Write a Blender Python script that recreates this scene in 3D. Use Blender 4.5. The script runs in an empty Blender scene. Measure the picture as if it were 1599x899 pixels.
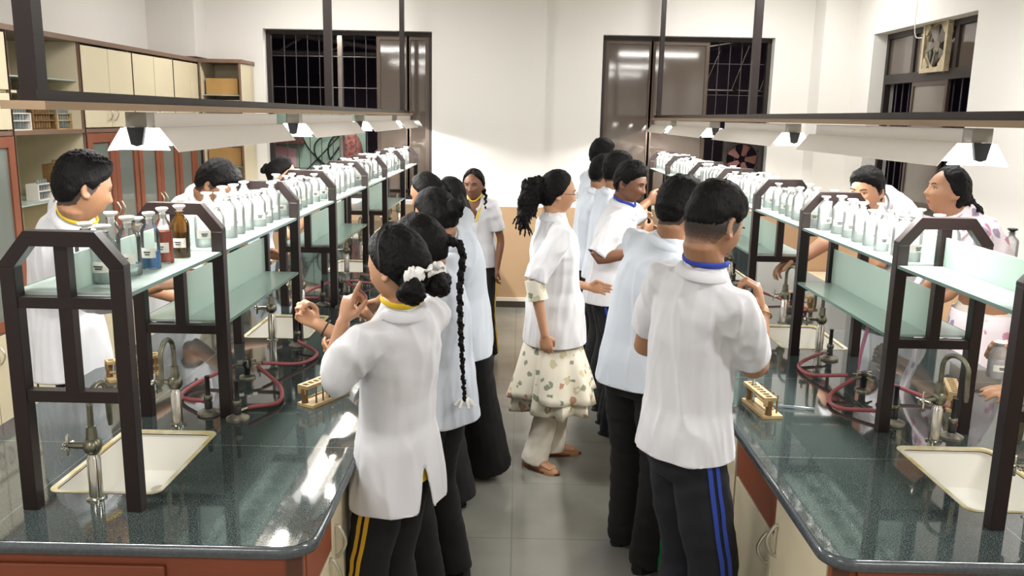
import bpy, bmesh, math, random
import numpy as np
from mathutils import Vector, Matrix
random.seed(7); rng = np.random.RandomState(5)
sc = bpy.context.scene
COL = sc.collection
PI = math.pi

# ---------------------------------------------------------------- camera
def make_camera():
    f, p, y, r = 1324.82, 0.19902, 0.0055, 0.0192
    F = Vector((-math.sin(y)*math.cos(p), math.cos(y)*math.cos(p), -math.sin(p)))
    r0 = Vector((math.cos(y), math.sin(y), 0)); u0 = r0.cross(F)
    rt = math.cos(r)*r0 + math.sin(r)*u0; up = -math.sin(r)*r0 + math.cos(r)*u0
    cd = bpy.data.cameras.new('camera'); co = bpy.data.objects.new('camera', cd); COL.objects.link(co)
    M = Matrix(((rt.x, up.x, -F.x, 0), (rt.y, up.y, -F.y, 0), (rt.z, up.z, -F.z, 1.9), (0, 0, 0, 1)))
    co.matrix_world = M
    cd.sensor_fit = 'HORIZONTAL'; cd.sensor_width = 36; cd.lens = 36*f/1599; cd.clip_start = .05
    sc.camera = co
make_camera()

# ---------------------------------------------------------------- light, world, exposure
sc.view_settings.view_transform = 'Standard'; sc.view_settings.look = 'None'
sc.view_settings.gamma = 1.0; sc.view_settings.use_curve_mapping = False
sc.view_settings.exposure = 0.42
W_CEIL, W_RAIL, W_YARD = 33.0, 20.0, 14.0
CEIL_TUBES = [(x, y) for y in (-1.2, 1.6, 4.6, 7.3) for x in (-1.75, 1.95)]
w = bpy.data.worlds.new('night'); sc.world = w; w.use_nodes = True
w.node_tree.nodes['Background'].inputs[0].default_value = (.012, .011, .016, 1)
w.node_tree.nodes['Background'].inputs[1].default_value = 1.0
try:
    sc.cycles.max_bounces = 8; sc.cycles.transparent_max_bounces = 24; sc.cycles.use_denoising = True
    sc.cycles.sample_clamp_indirect = 6; sc.cycles.caustics_reflective = False; sc.cycles.caustics_refractive = False
except Exception: pass

# ---------------------------------------------------------------- materials
def lin(c):
    if isinstance(c, str):
        c = [int(c[i:i+2], 16)/255 for i in (0, 2, 4)]
        return tuple(x/12.92 if x <= .04045 else ((x+.055)/1.055)**2.4 for x in c) + (1,)
    return tuple(c[:3]) + (1,)
MATS = {}
def mat(name, color, rough=.6, metal=0, var=0, vscale=6, stretch=(1,1,1), bump=0, bscale=40, bstretch=None, spec=.5,
        trans=0, alpha=None, emit=None, estr=1, coat=0, sheen=0, color2=None, sss=0):
    m = bpy.data.materials.new(name); m.use_nodes = True
    nt = m.node_tree; N = nt.nodes; L = nt.links; b = N['Principled BSDF']
    c = lin(color); b.inputs['Base Color'].default_value = c
    b.inputs['Roughness'].default_value = rough; b.inputs['Metallic'].default_value = metal
    b.inputs['Specular IOR Level'].default_value = spec; b.inputs['Coat Weight'].default_value = coat
    b.inputs['Transmission Weight'].default_value = trans
    b.inputs['Sheen Weight'].default_value = sheen
    if sss: b.inputs['Subsurface Weight'].default_value = sss; b.inputs['Subsurface Radius'].default_value = (.01,.004,.002)
    if emit is not None:
        b.inputs['Emission Color'].default_value = lin(emit); b.inputs['Emission Strength'].default_value = estr
    def noise(scale, st, detail=4):
        tc = N.new('ShaderNodeTexCoord'); mp = N.new('ShaderNodeMapping'); mp.inputs['Scale'].default_value = st
        nz = N.new('ShaderNodeTexNoise'); nz.inputs['Scale'].default_value = scale; nz.inputs['Detail'].default_value = detail
        L.new(tc.outputs['Object'], mp.inputs[0]); L.new(mp.outputs[0], nz.inputs['Vector']); return nz
    if var or color2 is not None:
        nz = noise(vscale, stretch); cr = N.new('ShaderNodeValToRGB')
        c2 = lin(color2) if color2 is not None else tuple(max(0, x*(1-var)) for x in c[:3]) + (1,)
        cr.color_ramp.elements[0].position = .35; cr.color_ramp.elements[1].position = .65
        cr.color_ramp.elements[0].color = c2; cr.color_ramp.elements[1].color = c
        L.new(nz.outputs[0], cr.inputs[0]); L.new(cr.outputs[0], b.inputs['Base Color'])
    if bump:
        nz = noise(bscale, bstretch or stretch, 5); bp = N.new('ShaderNodeBump'); bp.inputs['Strength'].default_value = bump
        bp.inputs['Distance'].default_value = .01
        L.new(nz.outputs[0], bp.inputs['Height']); L.new(bp.outputs[0], b.inputs['Normal'])
    MATS[name] = m; return m

M_wall = mat('wall_paint', 'E4E1DC', .75, var=.03, vscale=1.5, bump=.05, bscale=60)
def wall_two_tone():
    m = mat('wall_two_tone', 'E4E1DC', .7); nt = m.node_tree; N = nt.nodes; L = nt.links; b = N['Principled BSDF']
    g = N.new('ShaderNodeNewGeometry'); s = N.new('ShaderNodeSeparateXYZ'); L.new(g.outputs['Position'], s.inputs[0])
    mt = N.new('ShaderNodeMath'); mt.operation = 'GREATER_THAN'; mt.inputs[1].default_value = 1.02; L.new(s.outputs['Z'], mt.inputs[0])
    mx = N.new('ShaderNodeMix'); mx.data_type = 'RGBA'; L.new(mt.outputs[0], mx.inputs['Factor'])
    mx.inputs['A'].default_value = lin('B09272'); mx.inputs['B'].default_value = lin('E4E1DC'); L.new(mx.outputs['Result'], b.inputs['Base Color'])
    return m
M_wall2 = wall_two_tone()
M_ceil = mat('ceiling_paint', 'E6E2DA', .8, var=.02)
def floor_mat():
    m = mat('polished_stone_floor', '8A8A82', .22, var=.22, vscale=2.2, spec=.45); nt = m.node_tree; N = nt.nodes; L = nt.links; b = N['Principled BSDF']
    src = b.inputs['Base Color'].links[0].from_socket
    tc = N.new('ShaderNodeTexCoord'); br = N.new('ShaderNodeTexBrick'); br.offset = 0; br.inputs['Scale'].default_value = 1
    br.inputs['Brick Width'].default_value = .6; br.inputs['Row Height'].default_value = .6; br.inputs['Mortar Size'].default_value = .004
    br.inputs['Color1'].default_value = (1,1,1,1); br.inputs['Color2'].default_value = (.93,.93,.93,1); br.inputs['Mortar'].default_value = (.72,.72,.72,1)
    L.new(tc.outputs['Object'], br.inputs['Vector'])
    mx = N.new('ShaderNodeMix'); mx.data_type = 'RGBA'; mx.blend_type = 'MULTIPLY'; mx.inputs['Factor'].default_value = 1
    L.new(src, mx.inputs['A']); L.new(br.outputs[0], mx.inputs['B']); L.new(mx.outputs['Result'], b.inputs['Base Color'])
    return m
M_floor = floor_mat()
def granite():
    m = mat('polished_dark_granite', '333A38', .045, spec=.75); nt = m.node_tree; N = nt.nodes; L = nt.links; b = N['Principled BSDF']
    tc = N.new('ShaderNodeTexCoord'); vz = N.new('ShaderNodeTexNoise'); vz.inputs['Scale'].default_value = 330; vz.inputs['Detail'].default_value = 3
    cl = N.new('ShaderNodeTexNoise'); cl.inputs['Scale'].default_value = 5
    L.new(tc.outputs['Object'], vz.inputs['Vector']); L.new(tc.outputs['Object'], cl.inputs['Vector'])
    cr = N.new('ShaderNodeValToRGB'); cr.color_ramp.elements[0].position = .42; cr.color_ramp.elements[1].position = .68
    cr.color_ramp.elements[0].color = lin('232928'); cr.color_ramp.elements[1].color = lin('5A6564')
    L.new(vz.outputs[0], cr.inputs[0])
    br = N.new('ShaderNodeTexBrick'); br.offset = 0; br.inputs['Scale'].default_value = 1; br.inputs['Brick Width'].default_value = 1.3
    br.inputs['Row Height'].default_value = .84; br.inputs['Mortar Size'].default_value = .0022
    br.inputs['Color1'].default_value = (1,1,1,1); br.inputs['Color2'].default_value = (.85,.87,.87,1); br.inputs['Mortar'].default_value = (2.6,2.6,2.5,1)
    L.new(tc.outputs['Object'], br.inputs['Vector'])
    mx = N.new('ShaderNodeMix'); mx.data_type = 'RGBA'; mx.blend_type = 'MULTIPLY'; mx.inputs['Factor'].default_value = 1
    L.new(cr.outputs[0], mx.inputs['A']); L.new(br.outputs[0], mx.inputs['B']); L.new(mx.outputs['Result'], b.inputs['Base Color'])
    return m
M_granite = granite()
M_nosing = mat('granite_edge', '50565A', .14, spec=.7, var=.25, vscale=120)
M_frame = mat('dark_brown_enamel', '1E1312', .36, spec=.4)
M_brown = mat('brick_brown_laminate', '8E4A30', .42, var=.1, vscale=3, stretch=(1,1,6))
M_dkbrown = mat('dark_brown_laminate', '5A3425', .45)
M_cream = mat('cream_laminate', 'D9CDAF', .45, var=.03)
M_creamd = mat('cream_cabinet_inside', 'CFC4A8', .6)
M_redwood = mat('reddish_wood', '96573F', .45, var=.2, vscale=6, stretch=(1,1,.15))
M_edgewood = mat('walnut_edge', '7C6251', .5, var=.2, vscale=8, stretch=(1,.1,1))
M_railwood = mat('light_oak_plank', 'A98E70', .55, var=.25, vscale=9, stretch=(1,.08,1))
M_chrome = mat('chrome', 'C9C6BC', .18, metal=1)
M_oldmetal = mat('tarnished_brass_metal', '8C8A78', .33, metal=.9, var=.35, vscale=30)
M_handle = mat('satin_steel_handle', 'C8C3B4', .3, metal=.8)
M_ceramic = mat('white_ceramic', 'EDEAE2', .12, spec=.6)
M_stain = mat('yellowed_sealant', 'DDD8C4', .6, color2='C0AB6C', vscale=11)
M_rubber = mat('dusty_red_rubber', 'A8545A', .5, var=.2, vscale=10)
M_black = mat('black_plastic', '17181A', .4)
M_burnbase = mat('chalky_burner_base', 'A7A08E', .6, color2='4A4640', vscale=30)
M_rackwood = mat('pale_rack_wood', 'C2A675', .6, var=.35, vscale=14, stretch=(1,.3,1))
M_rackdark = mat('stained_rack_wood', '7A5B33', .6, var=.3, vscale=14)
M_card = mat('cardboard', 'B48D55', .8, var=.12, vscale=5)
M_white = mat('white_plastic', 'F2F0EC', .35)
M_refl = mat('white_enamel_sheet', 'D9D2C9', .4)
M_tube = mat('lit_tube', 'FFFFFF', .5, emit='FFFDF6', estr=14)
M_tubeend = mat('lit_end_diffuser', 'FFFFFF', .5, emit='FFFEFA', estr=2.2)
M_alu = mat('brown_anodised_aluminium', '55483F', .35, metal=.5)
M_alud = mat('dark_window_frame', '2E2725', .4, metal=.3)
M_tint = mat('tinted_window_glass', '564C44', .06, spec=.8)
M_jamb = mat('grey_window_reveal', '9A958D', .7)
M_iron = mat('painted_window_bars', '484046', .5)
M_night = mat('night_board', '3A323C', .9, color2='544858', vscale=.9)
M_shed = mat('galvanised_truss', '8D8680', .5, metal=.2)
M_greenbd = mat('pale_green_board', '9DB8AA', .6, var=.08)
M_pink = mat('pink_sheet', 'E7B3BB', .7)
M_arch = mat('brown_awning', '5E3A33', .8)
M_fanbeige = mat('dusty_beige_plastic', 'B3A486', .6, var=.25, vscale=20)
M_fandark = mat('sooty_fan_grey', '6F675B', .6, var=.3, vscale=15)
M_brick = mat('louvre_brown', '46332E', .6)
M_paper = mat('paper_label', 'E9E7DD', .8)
M_dgrey = mat('dark_grey_ink', '3C3C40', .8)
M_gold = mat('brass_bangle', 'B98B45', .3, metal=.9)

def layered_glass(name, tint, white, cover, rough=.15, gl=.5, tlf=.5):
    """see-through sheet: part clear (tinted), part milky, with a glossy face"""
    m = bpy.data.materials.new(name); m.use_nodes = True; nt = m.node_tree; N = nt.nodes; L = nt.links
    N.remove(N['Principled BSDF']); out = N['Material Output']
    tr = N.new('ShaderNodeBsdfTransparent'); tr.inputs[0].default_value = lin(tint)
    di = N.new('ShaderNodeBsdfDiffuse'); di.inputs[0].default_value = lin(white)
    tl = N.new('ShaderNodeBsdfTranslucent'); tl.inputs[0].default_value = lin(white)
    m1 = N.new('ShaderNodeMixShader'); m1.inputs[0].default_value = tlf; L.new(di.outputs[0], m1.inputs[1]); L.new(tl.outputs[0], m1.inputs[2])
    m2 = N.new('ShaderNodeMixShader'); m2.inputs[0].default_value = cover; L.new(tr.outputs[0], m2.inputs[1]); L.new(m1.outputs[0], m2.inputs[2])
    go = N.new('ShaderNodeBsdfGlossy'); go.inputs['Roughness'].default_value = rough
    fr = N.new('ShaderNodeFresnel'); fr.inputs[0].default_value = 1.5
    mu = N.new('ShaderNodeMath'); mu.operation = 'MULTIPLY'; mu.inputs[1].default_value = gl; L.new(fr.outputs[0], mu.inputs[0])
    m3 = N.new('ShaderNodeMixShader'); L.new(mu.outputs[0], m3.inputs[0]); L.new(m2.outputs[0], m3.inputs[1]); L.new(go.outputs[0], m3.inputs[2])
    L.new(m3.outputs[0], out.inputs[0]); return m
M_shelfglass = layered_glass('frosted_green_shelf_glass', 'F2FAF7', 'E2F2EB', .72, .10, .8, .3)
M_divglass = layered_glass('frosted_green_divider_glass', 'F2FAF7', 'E0F2EA', .84, .25, .35, .42)
M_glassedge = mat('green_glass_edge', '5E8478', .2)
M_bottle = layered_glass('clear_bottle_glass', 'FAFCFC', 'FFFFFF', .40, .05, 1.3)
M_clearglass = layered_glass('thin_clear_glass', 'FAFCFC', 'F2F7F6', .05, .05, 1.2)
M_liquid = layered_glass('clear_liquid', 'F6FAFA', 'F4FAFA', .35, .05, .6)
M_blueliq = mat('blue_liquid', '1E7FD0', .15, trans=.0, spec=.6, emit=None)
M_redliq = mat('orange_red_liquid', 'C8431A', .15, spec=.6)
M_darkliq = mat('dark_brown_liquid', '1E1210', .12, spec=.7)
M_amber = layered_glass('amber_tinted_glass', 'D8B070', 'B98A3A', .12, .05, 1.2)
M_testglass = layered_glass('test_tube_glass', 'E6EEF0', 'DDE8EC', .3, .05, 1.2)
M_cabglass = layered_glass('cabinet_door_glass', 'DCE2DA', 'C4CCC2', .6, .06, .8)

# ---------------------------------------------------------------- geometry helper
class G:
    def __init__(s): s.v = []; s.f = []; s.n = 0
    def add(s, v, f):
        v = np.asarray(v, float); s.v.append(v); s.f += [tuple(int(i)+s.n for i in q) for q in f]; s.n += len(v); return s
    def box(s, c, d, R=None):
        d = np.asarray(d, float)/2; v = np.array([[x, y, z] for x in (-1, 1) for y in (-1, 1) for z in (-1, 1)])*d
        if R is not None: v = v @ np.asarray(R).T
        return s.add(v+np.asarray(c, float), [(0,1,3,2), (4,6,7,5), (0,4,5,1), (2,3,7,6), (0,2,6,4), (1,5,7,3)])
    def bb(s, a, b):
        a = np.asarray(a, float); b = np.asarray(b, float); return s.box((a+b)/2, np.abs(b-a))
    def rings(s, R, cap=True):
        n = len(R[0]); F = []
        for i in range(len(R)-1):
            for j in range(n):
                k = (j+1) % n; F.append((i*n+j, i*n+k, (i+1)*n+k, (i+1)*n+j))
        V = np.concatenate([np.asarray(r) for r in R])
        if cap: F.append(tuple(range(n-1, -1, -1))); F.append(tuple((len(R)-1)*n+j for j in range(n)))
        return s.add(V, F)
    def tube(s, P, rad, n=10, caps=True, roundend=False, ref=None):
        P = np.asarray(P, float); m = len(P)
        rad = [rad]*m if np.isscalar(rad) or isinstance(rad, tuple) else list(rad)
        if roundend:
            t0 = P[0]-P[1]; t0 /= np.linalg.norm(t0); t1 = P[-1]-P[-2]; t1 /= np.linalg.norm(t1)
            def sc_(r, k): return tuple(x*k for x in r) if isinstance(r, tuple) else r*k
            def mr(r): return min(r) if isinstance(r, tuple) else r
            P = np.concatenate([[P[0]+t0*mr(rad[0])*.95], [P[0]+t0*mr(rad[0])*.6], P, [P[-1]+t1*mr(rad[-1])*.6], [P[-1]+t1*mr(rad[-1])*.95]])
            rad = [sc_(rad[0], .3), sc_(rad[0], .8)]+rad+[sc_(rad[-1], .8), sc_(rad[-1], .3)]; m = len(P)
        T = np.gradient(P, axis=0); T /= np.linalg.norm(T, axis=1)[:, None]+1e-12
        r = np.array(ref if ref is not None else ((0, 0, 1) if abs(T[0][2]) < .9 else (1, 0, 0)), float)
        u = r-T[0]*(r@T[0]); u /= np.linalg.norm(u); R = []
        ph = np.linspace(0, 2*PI, n, endpoint=False)
        for i in range(m):
            u = u-T[i]*(u@T[i]); u /= np.linalg.norm(u)+1e-12; v = np.cross(T[i], u)
            a, b = rad[i] if isinstance(rad[i], tuple) else (rad[i], rad[i])
            R.append(P[i]+np.outer(np.cos(ph)*a, u)+np.outer(np.sin(ph)*b, v))
        return s.rings(R, caps)
    def ell(s, c, r, M=None, nu=20, nv=12):
        c = np.asarray(c, float); r = np.broadcast_to(np.asarray(r, float), (3,)); V = []
        for i in range(nv+1):
            t = PI*i/nv
            for j in range(nu):
                p = 2*PI*j/nu; V.append((math.sin(t)*math.cos(p), math.sin(t)*math.sin(p), math.cos(t)))
        V = np.array(V)*r
        if M is not None: V = V @ np.asarray(M).T
        F = []
        for i in range(nv):
            for j in range(nu):
                k = (j+1) % nu; F.append((i*nu+j, (i+1)*nu+j, (i+1)*nu+k, i*nu+k))
        return s.add(V+c, F)
    def lathe(s, prof, c=(0,0,0), n=20):
        ph = np.linspace(0, 2*PI, n, endpoint=False)
        return s.rings([np.stack([r*np.cos(ph)+c[0], r*np.sin(ph)+c[1], np.full(n, z+c[2])], 1) for r, z in prof])
    def prism(s, poly, y0, y1, axis='y'):
        R = []
        for y in (y0, y1):
            R.append([((p[0], y, p[1]) if axis == 'y' else (y, p[0], p[1]) if axis == 'x' else (p[0], p[1], y)) for p in poly])
        return s.rings([np.array(r, float) for r in R])
    def data(s, base=(0,0,0), name='m'):
        V = np.concatenate(s.v)-np.asarray(base, float)
        me = bpy.data.meshes.new(name); me.from_pydata(V.tolist(), [], s.f); me.update()
        b = bmesh.new(); b.from_mesh(me); bmesh.ops.remove_doubles(b, verts=b.verts, dist=1e-6)
        bmesh.ops.recalc_face_normals(b, faces=b.faces); b.to_mesh(me); b.free()
        return me

def tag(o, label=None, cat=None, group=None, kind=None):
    if label: o['label'] = label
    if cat: o['category'] = cat
    if group: o['group'] = group
    if kind: o['kind'] = kind
    return o
def smooth(me, angle=None):
    me.polygons.foreach_set('use_smooth', [True]*len(me.polygons))
    if angle is not None:
        b = bmesh.new(); b.from_mesh(me)
        for e in b.edges:
            if len(e.link_faces) == 2 and e.calc_face_angle(0) > angle: e.smooth = False
        b.to_mesh(me); b.free()
def build(g, name, m, parent=None, base=(0,0,0), sm=False, bevel=0, label=None):
    """base = world point that becomes the object's origin (parts: the thing's own location)"""
    me = g.data(base, name); o = bpy.data.objects.new(name, me); COL.objects.link(o); me.materials.append(m)
    if parent is not None: o.parent = parent
    else: o.location = base
    if sm: smooth(me, .7)
    if bevel:
        b = o.modifiers.new('bevel', 'BEVEL'); b.width = bevel; b.segments = 2; b.limit_method = 'ANGLE'
    if label: o['label'] = label
    return o
def thing(name, loc, label, cat, group=None, rz=0):
    o = bpy.data.objects.new(name, None); COL.objects.link(o); o.location = loc; o.rotation_euler = (0, 0, rz)
    o.empty_display_size = .05
    return tag(o, label, cat, group)
def copy_tree(o, parent=None):
    c = o.copy(); COL.objects.link(c)
    if parent is not None: c.parent = parent
    for ch in list(o.children): copy_tree(ch, c)
    return c
def smoothcurve(P, n=8):
    P = [np.array(p, float) for p in P]; P = [2*P[0]-P[1]]+P+[2*P[-1]-P[-2]]; out = []
    for i in range(1, len(P)-2):
        for k in range(n):
            t = k/n; a, b, c, d = P[i-1:i+3]
            out.append(.5*(2*b+(c-a)*t+(2*a-5*b+4*c-d)*t*t+(3*b-a-3*c+d)*t**3))
    out.append(P[-2]); return np.array(out)

# ---------------------------------------------------------------- room
YB, XL, XR, ZC, YF = 8.49, -3.5, 3.1, 3.35, -2.6
def struct(g, name, m, sm=False): return tag(build(g, name, m, sm=sm), kind='structure')
def wall_with_holes(axis, pos, thick, a0, a1, z0, z1, holes):
    g = G()
    xs = sorted({a0, a1, *[h[0] for h in holes], *[h[1] for h in holes]}); zs = sorted({z0, z1, *[h[2] for h in holes], *[h[3] for h in holes]})
    for i in range(len(xs)-1):
        for j in range(len(zs)-1):
            cx, cz = (xs[i]+xs[i+1])/2, (zs[j]+zs[j+1])/2
            if any(h[0] < cx < h[1] and h[2] < cz < h[3] for h in holes): continue
            if axis == 'y': g.bb((xs[i], pos, zs[j]), (xs[i+1], pos+thick, zs[j+1]))
            else: g.bb((pos, xs[i], zs[j]), (pos+thick, xs[i+1], zs[j+1]))
    return g
W1 = (-2.50, -.865, 1.06, 2.69); W2 = (.787, 2.44, 1.06, 2.69); W3 = (6.05, 7.78, 1.2, 2.67)
struct(G().bb((XL-.2, YF, -.1), (XR+.2, YB+.25, 0)), 'floor', M_floor)
struct(G().bb((XL-.2, YF-.2, ZC), (XR+.2, YB+.25, ZC+.1)), 'ceiling', M_ceil)
struct(wall_with_holes('y', YB, .22, XL-.2, XR+.2, 0, ZC, [W1, W2]), 'wall_back', M_wall2)
struct(wall_with_holes('x', XR, .22, YF, YB, 0, ZC, [W3]), 'wall_right', M_wall2)
struct(G().bb((XL-.2, YF, 0), (XL, YB, ZC)), 'wall_left', M_wall)
struct(G().bb((XL-.2, YF-.2, 0), (XR+.2, YF, ZC)), 'wall_front', M_wall)
struct(G().bb((-.82, YB-.05, 0), (.24, YB+.001, ZC)), 'trim_1', M_wall2)              # shallow pilaster between the windows
struct(G().bb((2.80, 8.2, 0), (XR, YB+.001, ZC)), 'trim_2', M_wall2)                  # corner columns
struct(G().bb((XL-.001, 8.2, 2.40), (-3.05, YB, ZC)), 'trim_3', M_wall)
struct(G().bb((-.84, YB-.066, 0), (.26, YB-.05, .065)).bb((.26, YB-.016, 0), (2.8, YB, .065)), 'baseboard_back', mat('dark_skirting', '3E362E', .5)); struct(G().bb((-.84, YB-.070, .065), (.26, YB-.05, .10)).bb((.26, YB-.02, .065), (2.8, YB, .10)), 'trim_4', mat('pale_skirting_cap', 'E0DACB', .5))
struct(G().bb((XR-.015, YF, 0), (XR, 8.2, .09)), 'baseboard_right', mat('tan_skirting', '9C8468', .5))

def frame_rect(g, a, b, c, d, y0, y1, wd, axis='y'):
    for (p, q) in (((a, c), (a+wd, d)), ((b-wd, c), (b, d)), ((a+wd, c), (b-wd, c+wd)), ((a+wd, d-wd), (b-wd, d))):
        if axis == 'y': g.bb((p[0], y0, p[1]), (q[0], y1, q[1]))
        else: g.bb((y0, p[0], p[1]), (y1, q[0], q[1]))
def back_window(name, W, open_a, open_b, splits):
    a, b, c, d = W
    o = tag(bpy.data.objects.new(name, None), kind='structure'); COL.objects.link(o); o.location = ((a+b)/2, YB+.12, c); base = tuple(o.location)
    g = G(); frame_rect(g, a, b, c, d, YB+.1, YB+.16, .04); build(g, 'window_frame', M_alud, o, base)
    for (p, q) in splits:
        g = G(); frame_rect(g, p, q, c+.04, d-.04, YB+.105, YB+.135, .035); build(g, 'sash', M_alu, o, base)
        build(G().bb((p+.035, YB+.117, c+.075), (q-.035, YB+.123, d-.075)), 'window_pane', M_tint, o, base)
    g = G(); n = int((open_b-open_a)/.12)
    for i in range(1, n+1): g.tube([(open_a+(open_b-open_a)*i/(n+1), YB+.18, c), (open_a+(open_b-open_a)*i/(n+1), YB+.18, d)], .0045, 6)
    for z in (1.35, 1.9, 2.15, 2.45): g.tube([(open_a, YB+.185, z), (open_b, YB+.185, z)], .004, 6)
    build(g, 'window_bars', M_iron, o, base)
back_window('window_1', W1, -2.46, -1.42, [(-1.42, -1.10), (-1.12, -.905)])
back_window('window_2', W2, 1.83, 2.40, [(.827, 1.29), (1.27, 1.84)])
def side_window():
    y0, y1, z0, z1 = W3
    o = tag(bpy.data.objects.new('window_3', None), kind='structure'); COL.objects.link(o); o.location = (XR+.13, (y0+y1)/2, z0); base = tuple(o.location)
    g = G(); frame_rect(g, y0, y1, z0, z1, XR+.12, XR+.17, .045, 'x'); g.bb((XR+.12, y0+.045, 2.24), (XR+.17, y1-.045, 2.32))
    for y in (6.55, 7.25): g.bb((XR+.12, y-.025, 2.32), (XR+.16, y+.025, z1-.045))
    build(g, 'window_frame', M_alud, o, base)
    build(G().bb((XR+.14, 7.275, 2.32), (XR+.146, y1-.045, z1-.045)).bb((XR+.14, y0+.045, 2.32), (XR+.146, 6.525, z1-.045)).bb((XR+.14, 6.55, 2.32), (XR+.146, 7.25, z1-.045)), 'upper_pane', M_tint, o, base)
    g = G(); frame_rect(g, 6.62, 7.22, z0+.05, 2.24, XR+.125, XR+.15, .035, 'x'); build(g, 'sash', M_alu, o, base)
    build(G().bb((XR+.135, 6.655, z0+.085), (XR+.14, 7.185, 2.205)), 'lower_pane', mat('greyed_pane', '6E675E', .15), o, base)
    g = G()
    for i in range(13): y = y0+.1+i*.125; g.tube([(XR+.19, y, z0), (XR+.19, y, 2.24)], .006, 6)
    build(g, 'window_bars', M_iron, o, base)
side_window()
# exhaust fan in the right-hand window
def exhaust_fan(loc, rz, label, m1=M_fanbeige, m2=M_fandark, s=1.0, motor=True):
    o = thing('exhaust_fan', loc, label, 'fan', rz=rz)
    g = G(); frame_rect(g, -.2*s, .2*s, -.2*s, .2*s, -.02, .02, .035*s)
    for k in range(4):   # corner gussets
        a = PI/4+k*PI/2; g.box((math.cos(a)*.205*s, 0, math.sin(a)*.205*s), (.09*s, .03, .09*s), [[math.cos(a), 0, -math.sin(a)], [0, 1, 0], [math.sin(a), 0, math.cos(a)]])
    build(g, 'square_frame', m1, o)
    g = G(); ph = np.linspace(0, 2*PI, 33)
    g.tube(np.stack([np.cos(ph)*.17*s, ph*0-.01, np.sin(ph)*.17*s], 1), .012*s, 6); build(g, 'shroud_ring', m1, o, sm=True)
    for k in range(5):
        a = k*2*PI/5; g = G(); ca, sa = math.cos(a), math.sin(a)
        P = np.array([(.035, .0, -.015), (.15, .012, -.05), (.155, -.018, .045), (.035, -.01, .02)])*s
        top = [(p[0]*ca-p[2]*sa, p[1], p[0]*sa+p[2]*ca) for p in P]; bot = [(x, y+.004, z) for x, y, z in top]
        g.rings([np.array(top), np.array(bot)]); build(g, 'blade', m2, o)
    if motor:
        g = G(); g.tube([(0, .0, 0), (0, -.17*s, 0)], [.055*s, .05*s], 18); build(g, 'motor', m2, o, sm=True)
        build(G().tube([(0, -.17*s, 0), (0, -.185*s, 0)], [.052*s, .045*s], 18), 'motor_cap', mat('pale_cap', 'D8D2C6', .5), o, sm=True)
        for dx, dz in ((.17, .17), (-.17, .17), (.17, -.17), (-.17, -.17)): build(G().tube([(dx*s, -.01, dz*s), (dx*.22*s, -.09*s, dz*.22*s)], .007, 6), 'motor_arm', m2, o)
    return o
exhaust_fan((XR+.10, 6.82, 2.50), -PI/2+PI, 'dusty beige exhaust fan set in the upper pane of the right-hand wall window')
build(G().tube(smoothcurve([(XR-.01, 7.0, ZC-.05), (XR-.01, 6.98, 2.9), (XR-.015, 6.95, 2.6), (XR+.03, 6.9, 2.56)]), .004, 6), 'fan_cable', M_paper)
tag(bpy.data.objects['fan_cable'], 'thin pale cable hanging down the right wall to the exhaust fan', 'cable')
exhaust_fan((2.2, YB+.02, 1.53), 0, 'round wall fan with a dark guard in the right-hand back window', M_alud, M_arch, .95, False)

# ---------------------------------------------------------------- outside, at night
struct(G().bb((-9, 15.2, -.4), (11, 15.4, 7)), 'trim_night_yard_wall', M_night)
struct(G().bb((-9, YB+.3, -.5), (11, 15.2, -.4)), 'trim_yard_ground', M_night)
def truss(x0, x1, y, z0, z1, label):
    o = thing('roof_truss', (x0, y, z0), label, 'roof truss'); b = (x0, y, z0)
    build(G().tube([(x0, y, z0), (x1, y, z1)], .035, 6), 'chord', M_shed, o, b)
    build(G().tube([(x0, y, z0-.45), (x1, y, z0-.45)], .035, 6), 'tie', M_shed, o, b)
    for k in range(8):
        xa = x0+(x1-x0)*k/8; xb = x0+(x1-x0)*(k+.6)/8; build(G().tube([(xa, y, z0-.45), (xb, y, z0+(z1-z0)*(k+.6)/8)], .018, 5), 'strut', M_shed, o, b)
truss(-4.6, .4, 12.0, 3.15, 2.45, 'grey steel roof truss seen outside the left back window, nearer one')
truss(-5.4, .2, 13.6, 3.5, 2.7, 'grey steel roof truss seen outside the left back window, farther one')
truss(1.8, 5.0, 12.4, 2.75, 3.3, 'grey steel roof truss seen outside the right back window')
tag(build(G().bb((-3.1, 9.6, -.4), (-1.72, 9.66, 1.90)), 'green_board', M_greenbd, None, (-2, 9.6, -.4)), 'pale green board standing outside the left back window', 'board')
for i, P in enumerate([[(-2.46, 1.72), (-2.35, 1.5), (-2.12, 1.28)], [(-2.12, 1.70), (-2.28, 1.56), (-2.26, 1.40), (-2.12, 1.27)], [(-2.40, 1.25), (-2.2, 1.45), (-2.0, 1.66)]]):
    o = build(G().tube(smoothcurve([(x, 9.591-.016*i, z) for x, z in P]), .008, 6), 'cable', M_black); tag(o, ['black cable slanting down to the right across the green board outside', 'black cable bowed like a bracket across the green board outside', 'black cable rising to the right across the green board outside'][i], 'cable')
ph = np.linspace(0, 2*PI, 25); o = build(G().tube(np.stack([-2.02+.12*np.cos(ph), ph*0+9.59, 1.49+.17*np.sin(ph)], 1), .009, 6).tube([(-2.11, 9.59, 1.40), (-1.95, 9.59, 1.62)], .008, 6).tube([(-2.06, 9.59, 1.35), (-1.91, 9.59, 1.54)], .008, 6), 'cable_coil', M_black)
tag(o, 'round black coil of cable hung on the green board outside', 'cable coil')
o = build(G().prism([(-2.84, 1.36), (-2.84, 1.56), (-2.50, 1.50), (-2.50, 1.30)], 9.585, 9.599), 'pink_sheet', M_pink); tag(o, 'pink sheet hanging outside the left back window', 'sheet')
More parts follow.
